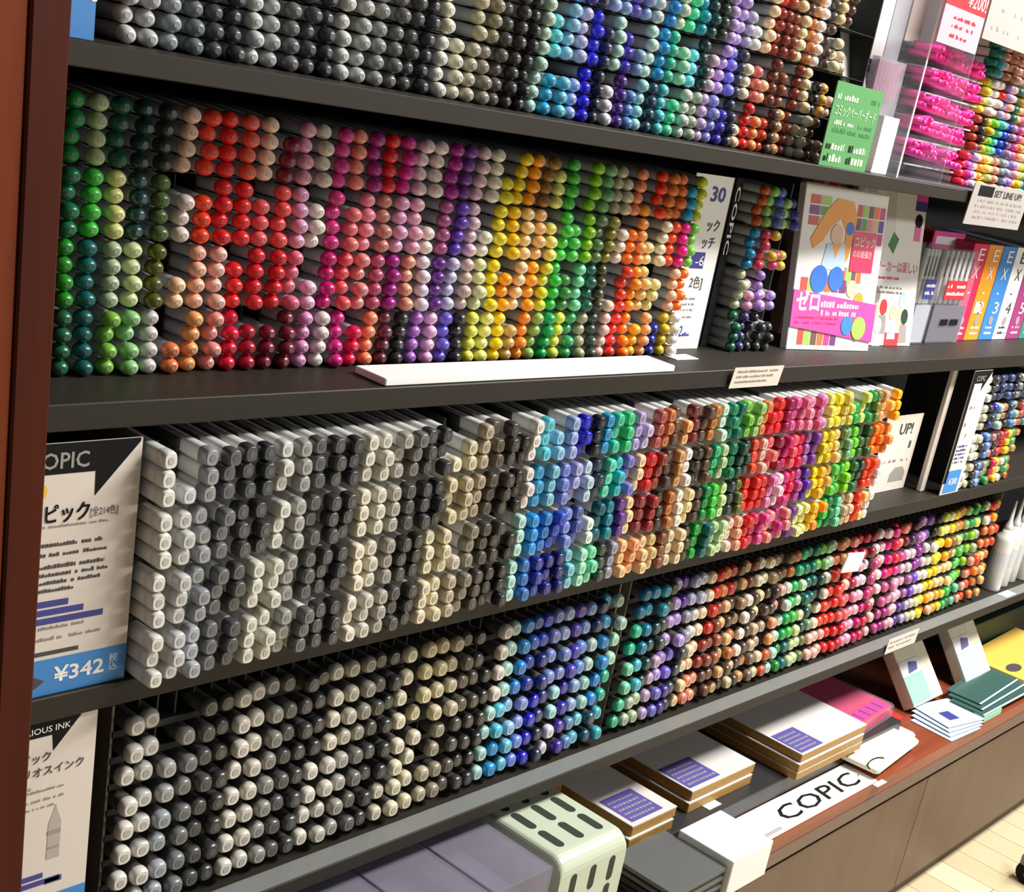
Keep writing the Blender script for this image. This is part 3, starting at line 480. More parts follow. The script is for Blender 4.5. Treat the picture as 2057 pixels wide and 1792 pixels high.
MB().box((0, e, 0), (X(.5955), 0, Z(-.5140)), M_BLUE).build('blue_band', t)
words('price_text', '¥342', X(.534), Z(-.5350), .0125, M_WHITE, t, -.0006, width=.043, bold=.03)
words('tax_note', '税', X(.580), Z(-.527), .0055, M_WHITE, t, -.0006); words('tax_note', '込', X(.580), Z(-.5345), .0055, M_WHITE, t, -.0006)
MB().prism([(X(.506), Z(-.541)), (X(.519), Z(-.538)), (X(.526), Z(-.5325)), (X(.516), Z(-.527)), (X(.506), Z(-.524))], -.0005, -.0003, M_INK).build('nib_picture', t)
# bottom shelf: ink refill sign
t = card('price_sign', 'white ink refill sign with bottle picture on the bottom shelf by the post', .500, .5745, -.8185, -.569, .004, None, m=M_CREAMCARD)
Z = lambda v: v+.8185
MB().prism([(0, Z(-.569)), (X(.561), Z(-.569)), (X(.5375), Z(-.598)), (X(.536), Z(-.583)), (0, Z(-.583))], e, 0, M_BLACK).build('black_header', t)
words('header_lettering', 'VARIOUS INK', X(.503), Z(-.5795), .0055, M_WHITE, t, -.0006, width=.048)
words('katakana_title', 'コピック', X(.5005), Z(-.6055), .0068, M_INK, t, -.0006, width=.034, bold=.02)
words('katakana_title', 'バリオスインク', X(.5025), Z(-.6185), .0068, M_INK, t, -.0006, width=.062, bold=.02)
words('katakana_title', '。', X(.517), Z(-.630), .0068, M_INK, t, -.0006)
sp = MB()
for zz, xb in ((-.634, .550), (-.643, .549), (-.650, .541)): small_print(sp, X(.503), X(xb), Z(zz), .0026, M_INKL, -.0004)
sp.build('small_print', t)
bt = MB(); bt.prism([(X(.5425), Z(-.650)), (X(.5415), Z(-.655)), (X(.5375), Z(-.667)), (X(.537), Z(-.702)), (X(.5485), Z(-.702)), (X(.5485), Z(-.667)), (X(.5445), Z(-.655)), (X(.5435), Z(-.650))], e, 0, mat('bottle_grey_print', (176, 168, 160), .6))
bt.box((X(.537), -.0005, Z(-.678)), (X(.5485), e, Z(-.674)), M_INKL); bt.box((X(.538), -.0005, Z(-.692)), (X(.5475), e, Z(-.690)), M_INKL); bt.build('bottle_picture', t)
bb = MB()
for zz, xa, xb in ((-.7185, .503, .535), (-.7255, .503, .550), (-.7265, .537, .552)): bb.box((X(xa), e, Z(zz)), (X(xb), 0, Z(zz)+.005), M_NAVY)
bb.build('highlighted_lines', t)
MB().prism([(X(.500), 0), (X(.5745), 0), (X(.5745), Z(-.738)), (X(.500), Z(-.738))], e, 0, M_BLUE).build('blue_band', t)
# upper shelf: bottom of a blue sign
t = card('price_sign', 'blue-footed price sign on the upper shelf beside the wooden post', .500, .5375, -.0545, .16, .010, None, m=M_CREAMCARD)
MB().box((.005, e, 0), (.0375, 0, .050), M_BLUE).build('blue_band', t)
words('price_text', '円', .0225, .026, .012, M_WHITE, t, -.0006)
# second shelf: numbered sign at the end of the rack
t = card('price_sign', 'white sign with large blue numerals standing at the right end of the second-shelf rack', 1.352, 1.431, -.3055, -.0915, .090, None)
X = lambda v: v-1.352; Z = lambda v: v+.3055
MB().box((X(1.431), -.0006, 0), (X(1.4325), .004, .214), M_BLACK).build('dark_edge', t)
words('count_numerals', '30', X(1.388), Z(-.122), .0175, M_NAVY, t, -.0006, width=.030, bold=.03)
words('katakana_title', 'ック', X(1.392), Z(-.157), .0115, M_INK, t, -.0006, width=.026, bold=.02)
words('katakana_title', 'ッチ', X(1.389), Z(-.178), .0115, M_INK, t, -.0006, width=.026, bold=.02)
MB().box((X(1.376), -.0003, Z(-.204)), (X(1.404), 0, Z(-.184)), M_NAVY).build('blue_box', t)
words('box_numerals', '-6', X(1.385), Z(-.2005), .0125, M_WHITE, t, -.0007, width=.017)
words('count_text', '2色]', X(1.383), Z(-.227), .0115, M_INK, t, -.0006, width=.026)
words('price_text', '¥12', X(1.366), Z(-.289), .0135, M_NAVY, t, -.0006, width=.024)
sp = MB()
for zz in (-.243, -.250, -.257, -.266): small_print(sp, X(1.377), X(1.402), Z(zz), .0032, M_INKL, -.0004)
small_print(sp, X(1.391), X(1.406), Z(-.289), .005, M_NAVY, -.0004); sp.build('small_print', t)
t = thing('sign_board', 'narrow black upright board with white lettering between sign and short rack', 'sign', (1.448, .098, -.3055))
MB().box((0, 0, 0), (.0155, .022, .214), M_BLACK).build('board', t)
words('vertical_lettering', 'COPIC', 0, 0, .009, M_WHITE, t, Mx=Matrix.Translation((.0035, -.0004, .205)) @ Matrix.Rotation(math.radians(90), 4, 'X') @ Matrix.Rotation(math.radians(-90), 4, 'Z'), width=.085, bold=.02)
tag(MB().box((.834, .003, -.3055), (1.270, .046, -.2985), M_WHITE, .001).build('white_board_strip'), 'long flat white board strip lying in front of the oval-capped markers', 'board')
tag(MB().box((1.330, .046, -.3058), (1.375, .066, -.3050), M_WHITE).build('price_tag'), 'small white tag lying flat near the numbered sign on the second shelf', 'tag')
def edge_label(name, label, x0, x1, z0, z1, rows=3, m=M_CREAMCARD, y=-.0035, lean=.12):
    t = thing(name, label, 'label', (x0, y, z0), (lean, 0, 0))
    MB().box((0, 0, 0), (x1-x0, .0008, z1-z0), m).build('label_card', t)
    s = MB()
    for i in range(rows): small_print(s, .008, (x1-x0)-.010-.01*i, (z1-z0)*(1-(i+1)/(rows+1.0)), (z1-z0)*.12, M_INKL, -.0003)
    s.build('small_print', t); return t
edge_label('shelf_label', 'white paper label stuck to the front edge of the second shelf', 1.380, 1.490, -.3285, -.3015)
edge_label('shelf_label', 'white paper label on the front edge of the bottom shelf, below orange markers', 2.052, 2.165, -.833, -.804, 2, lean=.05)
# hanging card under the upper shelf
t = card('lineup_card', 'shaded printed card hanging under the right end of the upper shelf', 1.888, 2.085, -.101, -.042, -.004, None, m=mat('grey_card', (158, 152, 148), .6), lean=-.05)  # the grey puts the shade on this card into its colour
MB().box((.018, e, .042), (.068, 0, .057), M_BLACK).build('black_logo_box', t)
words('card_heading', 'SET LINE UP!', .072, .044, .0095, M_INK, t, -.0006, width=.098, bold=.03)
sp = MB()
for zz in (.010, .018, .026, .034): small_print(sp, .02, .185, zz, .0045, M_INKL, -.0004, .7)
sp.build('small_print', t)
# green card and neighbours on the upper shelf
t = card('info_card', 'green price card leaning in front of the brown markers on the upper shelf', 1.470, 1.583, -.0545, .043, .002, None, m=M_GREENCARD)
M_G2 = mat('pale_green_lettering', (190, 226, 184), .6); M_G3 = mat('deep_green_lettering', (62, 128, 66), .6)
words('title_lettering', 'コミックペーパーボード', .006, .0600, .0105, M_G2, t, -.0006, width=.098)
sp = MB(); small_print(sp, .006, .055, .078, .007, M_G2, -.0004); small_print(sp, .088, .108, .080, .006, M_G3, -.0004); small_print(sp, .008, .058, .049, .006, M_G2, -.0004)
small_print(sp, .070, .108, .049, .005, M_G3, -.0004); small_print(sp, .012, .070, .040, .006, M_G3, -.0004); small_print(sp, .076, .104, .040, .006, M_G3, -.0004)
for zz in (.020, .006):
    for xx in (.006, .060): small_print(sp, xx, xx+.010, zz, .010, M_BLACK, -.0004, 1.2); small_print(sp, xx+.013, xx+.042, zz, .009, M_G2, -.0004, 1.2)
sp.build('small_print', t)
t = thing('blank_board', 'large blank white board leaning at the right end of the upper-shelf markers', 'board', (1.606, .048, -.0545), (-.30, 0, 0))
MB().box((0, 0, 0), (.060, .003, .34), M_WHITE).build('board', t)
tag(MB().box((1.648, .030, -.0549), (1.690, .052, .0175), M_WHITE, .0008).build('small_white_box'), 'small upright white box standing behind the green price card', 'box')
# clear box of pink pens
t = thing('clear_pen_box', 'clear acrylic box around the pink-tipped pens on the upper shelf', 'box', (1.700, .020, -.0549))
MB().box((0, 0, 0), (.002, .20, .30), M_CLEAR).build('side_pane', t); MB().box((.130, 0, 0), (.132, .20, .30), M_CLEAR).build('divider_pane', t)
MB().box((0, 0, 0), (.268, .20, .002), M_CLEAR).build('floor_pane', t); MB().box((-.0006, -.0012, 0), (.0026, 0, .30), M_WHITE).build('bright_edge', t)
pm = MB()
pm.tube((0, 0, 0), (0, .004, 0), .0020, .0048, M_PINKPLASTIC, 8).tube((0, .004, 0), (0, .045, 0), .0048, .0048, M_PINKPLASTIC, 8).tube((0, .030, 0), (0, .125, 0), .0036, .0036, M_SMOKE, 8)
p0 = pm.build('pink_tipped_pen', smooth=True); pens = []
for r, (zc, xa, xb) in enumerate(((.123, 1.800, 1.955), (.091, 1.800, 1.957), (.057, 1.797, 1.958), (.027, 1.800, 1.943), (-.006, 1.792, 1.940))):
    nx = int((xb-xa)/.0098)
    for j in range(nx):
        for q in range(2):
            o = p0 if not pens else p0.copy()
            if pens: col.objects.link(o)
            o.location = (xa+.0098*j+.004*q, .052+random.uniform(-.008, .01), zc-.004-.0095*q-.00055*j+random.uniform(-.003, .005)*(q == 0)); pens.append(o)
            tag(o, 'pink-tipped pen, %s row of clear box, %s layer, %d from left' % (('top', 'second', 'third', 'fourth', 'lowest')[r], ('upper', 'lower')[q], j+1), 'pen', 'pink-tipped pens in the clear box')
    tag(MB().box((xa-.004, .060, zc-.0245-.0005*nx), (xb+.004, .20, zc-.0225-.0005*nx), M_GLASSY).build('clear_shelf_insert'), 'clear insert shelf under the %s row of pink-tipped pens' % ('top', 'second', 'third', 'fourth', 'lowest')[r], 'insert', 'clear inserts between the pink pens')
t = thing('refill_pack', 'clear pack of upright pink refills beside the blank white board', 'pack', (1.712, .095, .040))
for i in range(7): MB().box((.010*i, 0, 0), (.010*i+.0065, .006, .046), M_PINKPLASTIC).build('pink_refill', t)
MB().box((-.003, -.002, -.04), (.072, .010, .050), M_GLASSY).build('clear_bag', t)
for i, (x0, x1, z0, z1) in enumerate(((1.705, 1.742, .085, .30), (1.745, 1.785, .075, .30), (1.79, 1.832, .120, .30))):
    tag(MB().box((x0, .11, z0), (x1, .114, z1), (M_WHITE, M_GLASSY, M_CREAMCARD)[i]).build('paper_sleeve'), ('pale paper sleeve right of the blank white board', 'milky sleeve above the pink refill pack', 'warm grey sleeve left of the red price card')[i], 'sleeve')
t = card('price_card', 'red and pink hanging price card above the pink-tipped pens', 1.672, 1.788, .118, .215, -.002, None, m=mat('pale_pink_card', (238, 160, 172), .5))
MB().box((0, e, .046), (.116, 0, .097), M_RED).build('red_header', t)
words('price_text', '¥200!', .058, .052, .017, M_WHITE, t, -.0006, width=.055)
sp = MB()
for zz in (.010, .022, .032): small_print(sp, .03, .095, zz, .005, M_RED, -.0004, .8)
sp.build('small_print', t)
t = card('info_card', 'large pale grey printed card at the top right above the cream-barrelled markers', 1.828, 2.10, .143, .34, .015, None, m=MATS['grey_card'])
sp = MB()
for zz in (.015, .04, .07, .10, .13): small_print(sp, .02, .24, zz, .006, M_INKL, -.0004, .35)
sp.build('small_print', t)
# third shelf, right part
t = card('info_card', 'pale card with an UP! heading behind the orange end of the third shelf', 1.935, 2.060, -.5455, -.4155, .052, None, m=M_CREAMCARD)
words('card_heading', 'UP!', .052, .098, .018, M_INK, t, -.0006, width=.045, bold=.03)
sp = MB(); small_print(sp, .072, .112, .072, .014, M_INK, -.0004, .6); small_print(sp, .03, .115, .050, .006, M_INKL, -.0004, .5); sp.build('small_print', t)
MB().prism([(.060, .015), (.060, .030), (.074, .040), (.098, .040), (.112, .030), (.112, .015)], e, 0, M_INKL).build('set_picture', t)
tag(MB().box((2.072, .026, -.5455), (2.088, .034, -.330), M_CREAMCARD, .001).build('white_strip'), 'tall narrow pale strip standing left of the leaflet sign, third shelf', 'strip')
t = card('price_sign', 'black and white leaflet sign with blue foot at the right of the third shelf', 2.094, 2.163, -.5455, -.330, .0, None, m=M_CREAMCARD)
MB().prism([(0, .2155), (.069, .2155), (.069, .213), (.040, .180), (.040, .194), (.0, .194)], e, 0, M_BLACK).box((0, e, .02), (.010, 0, .194), M_BLACK).build('black_header', t)
words('logo_lettering', 'COPIC', .012, .198, .009, M_INKL, t, -.0006, width=.034)
MB().box((.006, e, .002), (.060, 0, .042), M_BLUE).build('blue_band', t); words('price_text', '¥380', .020, .016, .012, M_WHITE, t, -.0006, width=.032)
sp = MB()
for zz in (.055, .062, .069, .076, .083): small_print(sp, .014, .052, zz, .004, M_NAVY, -.0004)
for zz in (.10, .12, .15): small_print(sp, .014, .04, zz, .007, M_INKL, -.0004, .5)
sp.build('small_print', t)
# ---------------------------------------------------------------- books
def swatches(mb, x0, x1, z0, z1, nx, nz, y, cols):
    for i in range(nx):
        for j in range(nz):
            a = x0+(x1-x0)*i/nx; b = z0+(z1-z0)*j/nz
            mb.box((a+.001, y, b+.001), (a+(x1-x0)/nx-.001, y+.0003, b+(z1-z0)/nz-.001), cols[(i*3+j*5) % len(cols)])
SW = [mat('swatch_%s' % n, c, .5) for n, c in (('rust', (200, 80, 60)), ('rose', (230, 130, 150)), ('magenta', (200, 60, 140)), ('lime', (160, 200, 90)), ('tan', (215, 180, 150)), ('plum', (110, 60, 120)), ('brown', (110, 80, 70)), ('violet', (90, 60, 170)), ('green', (90, 150, 80)), ('orange', (240, 110, 50)))]
M_HAIR = mat('orange_artwork_paint', (240, 160, 50), .5); M_ARTB = mat('blue_artwork_paint', (45, 110, 215), .5); M_ARTL = mat('pale_blue_artwork_paint', (190, 215, 235), .5); M_SKIN = mat('peach_artwork_paint', (235, 190, 160), .5); M_BADGEG = mat('green_badge_print', (160, 220, 90), .5)
t = thing('art_book', 'drawing guide book with colourful cover and pink paper band', 'book', (1.618, .074, -.3055), (-.145, 0, math.radians(-7)))
MB().box((0, 0, 0), (.192, .012, .222), M_WHITE, .0008).build('cover', t)
MB().box((.001, .001, .001), (.191, .011, .2235), M_PAPER).build('page_block', t)
a = MB(); swatches(a, .012, .060, .168, .210, 2, 3, -.0004, SW); swatches(a, .120, .188, .150, .205, 5, 3, -.0004, SW); swatches(a, .020, .110, .006, .030, 6, 1, -.0004, SW); swatches(a, .012, .118, .080, .100, 6, 1, -.0004, SW); swatches(a, .100, .150, .095, .118, 4, 1, -.0004, SW); tag(a.build('colour_swatches', t), kind='stuff')
a = MB()
a.prism([(.022, .150), (.050, .190), (.072, .208), (.110, .206), (.122, .185), (.112, .130), (.100, .115), (.100, .165), (.086, .182), (.066, .170), (.050, .150), (.030, .138)], -.0008, -.0004, M_HAIR)
a.disc(.080, .160, .014, -.0010, -.0006, M_SKIN); a.prism([(.060, .146), (.100, .150), (.108, .112), (.052, .112)], -.0009, -.0005, M_ARTL); a.prism([(.072, .148), (.092, .148), (.082, .128)], -.0012, -.0009, M_ORANGE)
a.disc(.052, .098, .019, -.0012, -.0009, M_ARTB); a.disc(.090, .100, .017, -.0012, -.0009, M_ARTB); a.disc(.108, .170, .009, -.0012, -.0009, M_ARTB)
a.disc(.130, .088, .012, -.0010, -.0006, M_SKIN); a.disc(.150, .070, .014, -.0010, -.0006, M_HAIR, sx=.8); a.build('cover_painting', t)
MB().box((.118, -.0012, .112), (.172, -.0004, .168), M_CRIM).build('title_block', t)
words('title_lettering', 'コピック', .121, .148, .011, M_WHITE, t, -.0014, width=.048, bold=.02); words('title_lettering', 'のお絵描き', .121, .133, .008, M_WHITE, t, -.0014, width=.044)
MB().prism([(-.001, .032), (.194, .013), (.194, .068), (-.001, .082)], -.0022, -.0012, M_PINK).build('paper_band', t)
words('band_lettering', 'ゼロ', .006, .056, .020, M_WHITE, t, -.0025, width=.052, bold=.05)
sp = MB(); small_print(sp, .062, .150, .060, .009, M_WHITE, -.0025); small_print(sp, .064, .150, .049, .007, M_LGREEN, -.0025); small_print(sp, .008, .105, .043, .004, M_CRIM, -.0025); small_print(sp, .008, .105, .036, .004, M_CRIM, -.0025); sp.build('small_print', t)
MB().disc(.128, .036, .0135, -.0030, -.0024, M_BLUE).build('blue_badge', t); MB().disc(.156, .033, .0165, -.0034, -.0028, M_BADGEG).build('green_badge', t)
t = thing('art_book', 'white marker guide book with character drawings behind the pink-banded book', 'book', (1.790, .088, -.3055), (-.17, 0, math.radians(-6)))
MB().box((0, 0, 0), (.186, .010, .246), M_WHITE, .0008).build('cover', t)
a = MB(); a.prism([(.018, .170), (.030, .236), (.052, .238), (.046, .165)], -.0004, 0, M_ARTL); a.prism([(.060, .155), (.075, .230), (.100, .235), (.108, .160), (.085, .145)], -.0004, 0, mat('grey_artwork_paint', (214, 216, 212), .5))
a.prism([(.092, .150), (.104, .170), (.120, .160), (.108, .138)], -.0006, 0, M_G3)
for i, (x, z, m) in enumerate(((.030, .062, M_HAIR), (.078, .075, M_INKL), (.100, .058, M_RED), (.128, .050, M_SKIN), (.150, .070, M_ARTL), (.160, .045, M_DGREEN), (.090, .030, M_ARTL))):
    a.disc(x, z, .012, -.0006, 0, m, sx=.8); a.prism([(x-.009, z-.012), (x+.009, z-.012), (x+.012, z-.040), (x-.011, z-.040)], -.0004, 0, (M_ARTL, M_SKIN, M_INKL)[i % 3])
a.box((.112, -.0004, .0), (.150, 0, .020), M_RED); a.build('cover_painting', t)
MB().box((.155, -.0006, .213), (.186, 0, .246), M_PINK).box((.155, -.0008, .205), (.186, 0, .219), M_NAVY).build('corner_label', t)
MB().disc(.168, .190, .010, -.0008, 0, M_BLACK).box((.160, -.0008, .160), (.176, 0, .182), M_PINK).build('marker_picture', t)
words('title_lettering', 'マーカーは楽しい', .066, .112, .013, M_CRIM, t, -.0008, width=.112)
sp = MB(); small_print(sp, .060, .135, .100, .004, M_CRIM, -.0006); small_print(sp, .050, .145, .086, .0036, M_INKL, -.0006); small_print(sp, .050, .145, .079, .0036, M_INKL, -.0006); sp.build('small_print', t)
t = thing('striped_book', 'crimson and peach striped book standing behind the two art books', 'book', (1.712, .150, -.3055))
MB().box((0, 0, 0), (.100, .020, .248), M_SKIN, .0008).build('cover', t)
a = MB()
for x in (.004, .040): a.box((x, -.0005, .01), (x+.022, 0, .246), M_CRIM)
a.build('crimson_stripes', t)
tag(MB().box((1.592, .125, -.3055), (1.612, .250, -.118), mat('dark_magenta_cover', (120, 22, 66), .4), .001).build('slim_book'), 'slim dark magenta book standing left of the pink-banded book', 'book')
# ---------------------------------------------------------------- pen sets
def pen_case(x0, x1, lab, label_m, side_m, n):
    t = thing('pen_set_case', lab, 'pen set', (x0, .080, -.3055))
    wd = x1-x0
    MB().box((0, 0, 0), (wd, .040, .155), M_CLEAR, .001).build('clear_case', t)
    MB().box((.002, .002, .002), (wd-.002, .038, .062), side_m).build('inner_tray', t)
    for i in range(n):
        MB().tube((wd*(i+.7)/(n+.4), .012, .064), (wd*(i+.7)/(n+.4), .012, .150), .0055, .0050, M_WHITE, 10).tube((wd*(i+.7)/(n+.4)+.001, .005, .108), (wd*(i+.7)/(n+.4)+.001, .005, .140), .0012, .0008, M_BLACK, 6).build('pen', t, smooth=True)
    MB().box((wd*.18, -.001, .073), (wd*.80, 0, .104), label_m).build('label', t)
    s = MB(); small_print(s, wd*.22, wd*.76, .092, .006, M_WHITE, -.0014); small_print(s, wd*.22, wd*.76, .080, .006, M_WHITE, -.0014); s.build('small_print', t)
    return t
t = pen_case(1.985, 2.040, 'clear case of white pens with a blue label beside the white art book', M_NAVY, M_GLASSY, 4)
t = pen_case(2.048, 2.168, 'clear case of white pens with a red label left of the coloured boxes', M_RED, M_SMOKE, 6)
MB().box((.035, -.0006, .030), (.062, 0, .040), M_BLACK).box((.070, -.0006, .030), (.100, 0, .040), M_BLACK).build('black_marks', t)
for i, (nm, m, lm, txt) in enumerate((('red', M_CRIM, M_WHITE, 'EX-1'), ('orange', M_ORANGE, M_WHITE, 'EX-2'), ('blue', M_BLUE, M_WHITE, 'EX-3'), ('white', M_WHITE, M_INK, 'EX-4'), ('plum', mat('plum_print', (160, 60, 120), .4), M_WHITE, 'EX-5'), ('teal green', mat('teal_print', (60, 140, 120), .4), M_WHITE, 'EX-6'))):
    x = 2.173+.0585*(i-1)+.0445
    x = 2.2175+.0590*(i-1)
    t = thing('marker_set_box', '%s boxed marker set standing on its end on the second shelf' % nm, 'box', (x, .092, -.3055))
    MB().box((0, 0, 0), (.0565, .150, .165), m, .0006).build('carton', t)
    for j, ch in enumerate(txt): words('spine_lettering', ch, .020, .137-.030*j, .021 if ch != '-' else .018, lm, t, -.0007, width=.022 if ch != '-' else .008)
    MB().disc(.030, .034, .008, -.0006, 0, M_INKL).build('round_mark', t)
    s = MB(); small_print(s, .014, .046, .020, .005, lm, -.0006); small_print(s, .014, .046, .010, .005, lm, -.0006); s.build('small_print', t)
tag(MB().box((2.075, .128, -.160), (2.190, .132, -.132), M_PINK, .0005).box((2.085, .1275, -.153), (2.180, .128, -.140), M_WHITE).build('pink_header_card'), 'bright pink header card above the red-labelled pen case', 'card')
# ---------------------------------------------------------------- bottles at the right end of the bottom shelf
M_BOTTLE = mat('milky_white_bottle', (214, 212, 206), .3)
for i, (x, y) in enumerate(((2.590, .050), (2.640, .055), (2.690, .060), (2.740, .050))):
    t = thing('refill_bottle', ('white ink refill bottle nearest the marker rack', 'second white ink refill bottle from the marker rack', 'third white ink refill bottle from the marker rack', 'white ink refill bottle farthest from the marker rack')[i]+' on the bottom shelf', 'bottle', (x, y, -.8195), group='ink refill bottles')
    n = 20; rr = lambda r, z: [(r*math.cos(2*math.pi*k/n), r*math.sin(2*math.pi*k/n), z) for k in range(n)]
    MB().loft([rr(.019, 0), rr(.0205, .003), rr(.0205, .108), rr(.019, .116), rr(.0105, .124), rr(.0095, .130)], M_BOTTLE).build('bottle_body', t, smooth=True)
    MB().loft([rr(.0090, .128), rr(.0085, .138), rr(.0045, .150), rr(.0020, .190), rr(.0014, .192)], M_WHITE).build('nozzle', t, smooth=True)
    MB().loft([rr(.0208, .045), rr(.0208, .085)], M_GLASSY, False).build('band_label', t)
tag(MB().box((2.575, .004, -.8193), (2.622, .024, -.8186), M_WHITE).build('price_tag'), 'small white tag lying at the right end of the bottom shelf', 'tag')
tag(MB().box((1.900, .0, -.8193), (1.93, .002, -.8190), M_WHITE).build('tag_holder'), 'tiny white tag holder on the bottom shelf edge', 'tag')
bpy.data.objects.remove(bpy.data.objects['tag_holder'])
t = thing('stray_card', 'small crumpled white card tucked among the crimson markers on the bottom shelf', 'card', (1.838, .012, -.652), (.1, .1, 0))
MB().box((0, 0, 0), (.058, .003, .034), M_WHITE, .0008).build('card', t)

# ================================================================ base cabinet and floor
cab = thing('base_cabinet', 'long brown wooden base cabinet with reddish top below the shelves', 'cabinet', (0, 0, 0))
MB().box((XL, -.100, -1.035), (XR, .27, -1.007), M_TOP, .0015).box((XL, -.102, -1.058), (XR, -.084, -1.0345), mat('greyed_edge_wood', (104, 82, 72), .4), .001).build('countertop', cab)
MB().box((XL, -.07, -1.31), (XR, .27, -1.035), M_BACK).build('carcass', cab)
for i in range(-2, 4):
    x = 2.186+.62*i; MB().box((max(XL, x+.001), -.096, -1.310), (min(XR, x+.619), -.074, -1.070), M_DOOR, .001).build('door', cab)
MB().box((XL, -.078, -1.352), (XR, -.060, -1.308), M_KICK).build('plinth', cab)
fl = bpy.data.materials.new('pale_wood_planks'); fl.use_nodes = True; nt = fl.node_tree; b = nt.nodes['Principled BSDF']
tc = nt.nodes.new('ShaderNodeTexCoord'); br = nt.nodes.new('ShaderNodeTexBrick'); mp = nt.nodes.new('ShaderNodeMapping')
mp.inputs['Rotation'].default_value = (0, 0, math.radians(90)); mp.inputs['Location'].default_value = (.10, .03, 0)
nt.links.new(tc.outputs['Object'], mp.inputs['Vector']); nt.links.new(mp.outputs['Vector'], br.inputs['Vector'])
br.inputs['Color1'].default_value = rgb(226, 210, 176); br.inputs['Color2'].default_value = rgb(204, 186, 150); br.inputs['Mortar'].default_value = rgb(150, 130, 100)
br.inputs['Scale'].default_value = 1; br.inputs['Mortar Size'].default_value = .001; br.inputs['Brick Width'].default_value = .60; br.inputs['Row Height'].default_value = .075
nt.links.new(br.outputs['Color'], b.inputs['Base Color']); b.inputs['Roughness'].default_value = .3
f = MB().box((-2.5, -4.5, -1.374), (6.5, .5, -1.354), fl).build('floor'); tag(f, kind='structure')
# ---------------------------------------------------------------- things on the counter
tray = MB().box((1.305, -.030, -1.0068), (2.150, .25, -.9752), mat('black_riser_board', (48, 48, 50), .35), .002).build('display_riser')
tag(tray, 'flat black display riser on the counter under the paper stacks', 'riser')
M_PAD = mat('off_white_pad_cover', (214, 208, 204), .55)
def stack(x0, x1, y0, y1, n, h, lx, ly, lab, where):
    z = -.975
    for i in range(n):
        top = i == n-1
        dx = .0 if top else -.006
        t = thing('paper_pad', ('topmost' if top else 'lower')+' '+lab, 'paper pad', (x0+dx, y0+(0 if top else -.003), z+.0002), group='paper pads stacked on the riser')
        MB().box((0, 0, 0), (x1-x0, y1-y0, h-.0022), M_GOLD, .001).build('page_block', t)
        MB().box((0, 0, h-.0022), (x1-x0, y1-y0, h-.0006), M_PAD).build('cover', t)
        if top:
            MB().box((lx[0]-x0, ly[0]-y0, h-.0006), (lx[1]-x0, ly[1]-y0, h-.0002), mat('violet_label', (92, 84, 158), .5)).build('cover_label', t)
            s = MB()
            for k in range(5):
                yy = ly[0]-y0+(ly[1]-ly[0])*(k+.6)/6
                x = lx[0]-x0+.006
                while x < lx[1]-x0-.010:
                    wd = random.uniform(.003, .007); s.add([(x, yy, h-.0001), (x+wd, yy, h-.0001), (x+wd, yy+.004, h-.0001), (x, yy+.004, h-.0001)], [(0, 1, 2, 3)], M_INKL); x += wd+.002
            s.build('label_print', t)
        z += h
stack(1.372, 1.473, -.018, .19, 2, .0170, (1.380, 1.450), (-.010, .052), 'paper pad with violet label in the smallest stack on the riser', '')
stack(1.527, 1.693, -.005, .22, 2, .0170, (1.531, 1.608), (.003, .064), 'paper pad with violet label in the middle stack on the riser', '')
stack(1.768, 1.976, -.042, .22, 3, .0150, (1.772, 1.838), (-.038, .023), 'paper pad with violet label in the largest stack on the riser', '')
tag(MB().box((1.560, -.021, -.9750), (1.592, -.001, -.9744), M_WHITE).build('price_tag'), 'tiny white tag on the riser in front of the middle stack', 'tag')
tag(MB().box((1.399, -.0285, -.9750), (1.424, -.0215, -.9744), M_WHITE).build('price_tag'), 'tiny white tag on the riser in front of the smallest stack', 'tag')
t = thing('pink_pen_pack', 'flat crimson pink pack lying on the riser beside the largest stack', 'pack', (1.990, -.020, -.9750), (0, 0, .08))
MB().box((0, 0, 0), (.150, .170, .026), mat('crimson_film', (200, 24, 92), .2), .004).build('inner_pack', t)
MB().box((-.004, -.004, -.0001), (.154, .176, .0275), M_CLEAR, .004).build('clear_wrap', t)
a = MB()
for i in range(5): a.box((.010+.026*i, .004, .0276), (.030+.026*i, .028, .0280), M_PINK)
a.build('pink_print_marks', t)
# lettered sheet
t = thing('lettered_sheet', 'white sheet with large thin lettering lying along the counter edge', 'sheet', (1.540, -.098, -1.0066))
MB().box((0, 0, 0), (.415, .066, .0012), M_WHITE).build('paper', t)
words('sheet_lettering', 'COPIC', .150, .014, .034, M_BLACK, t, y=-.0014, bold=.012, width=.235, Mx=Matrix.Identity(4), slant=.12)
a = MB(); x = .055
while x < .125: a.add([(x, .006, .0014), (x+.004, .006, .0014), (x+.004, .013, .0014), (x, .013, .0014)], [(0, 1, 2, 3)], M_INKL); x += .0062
a.build('small_print', t)
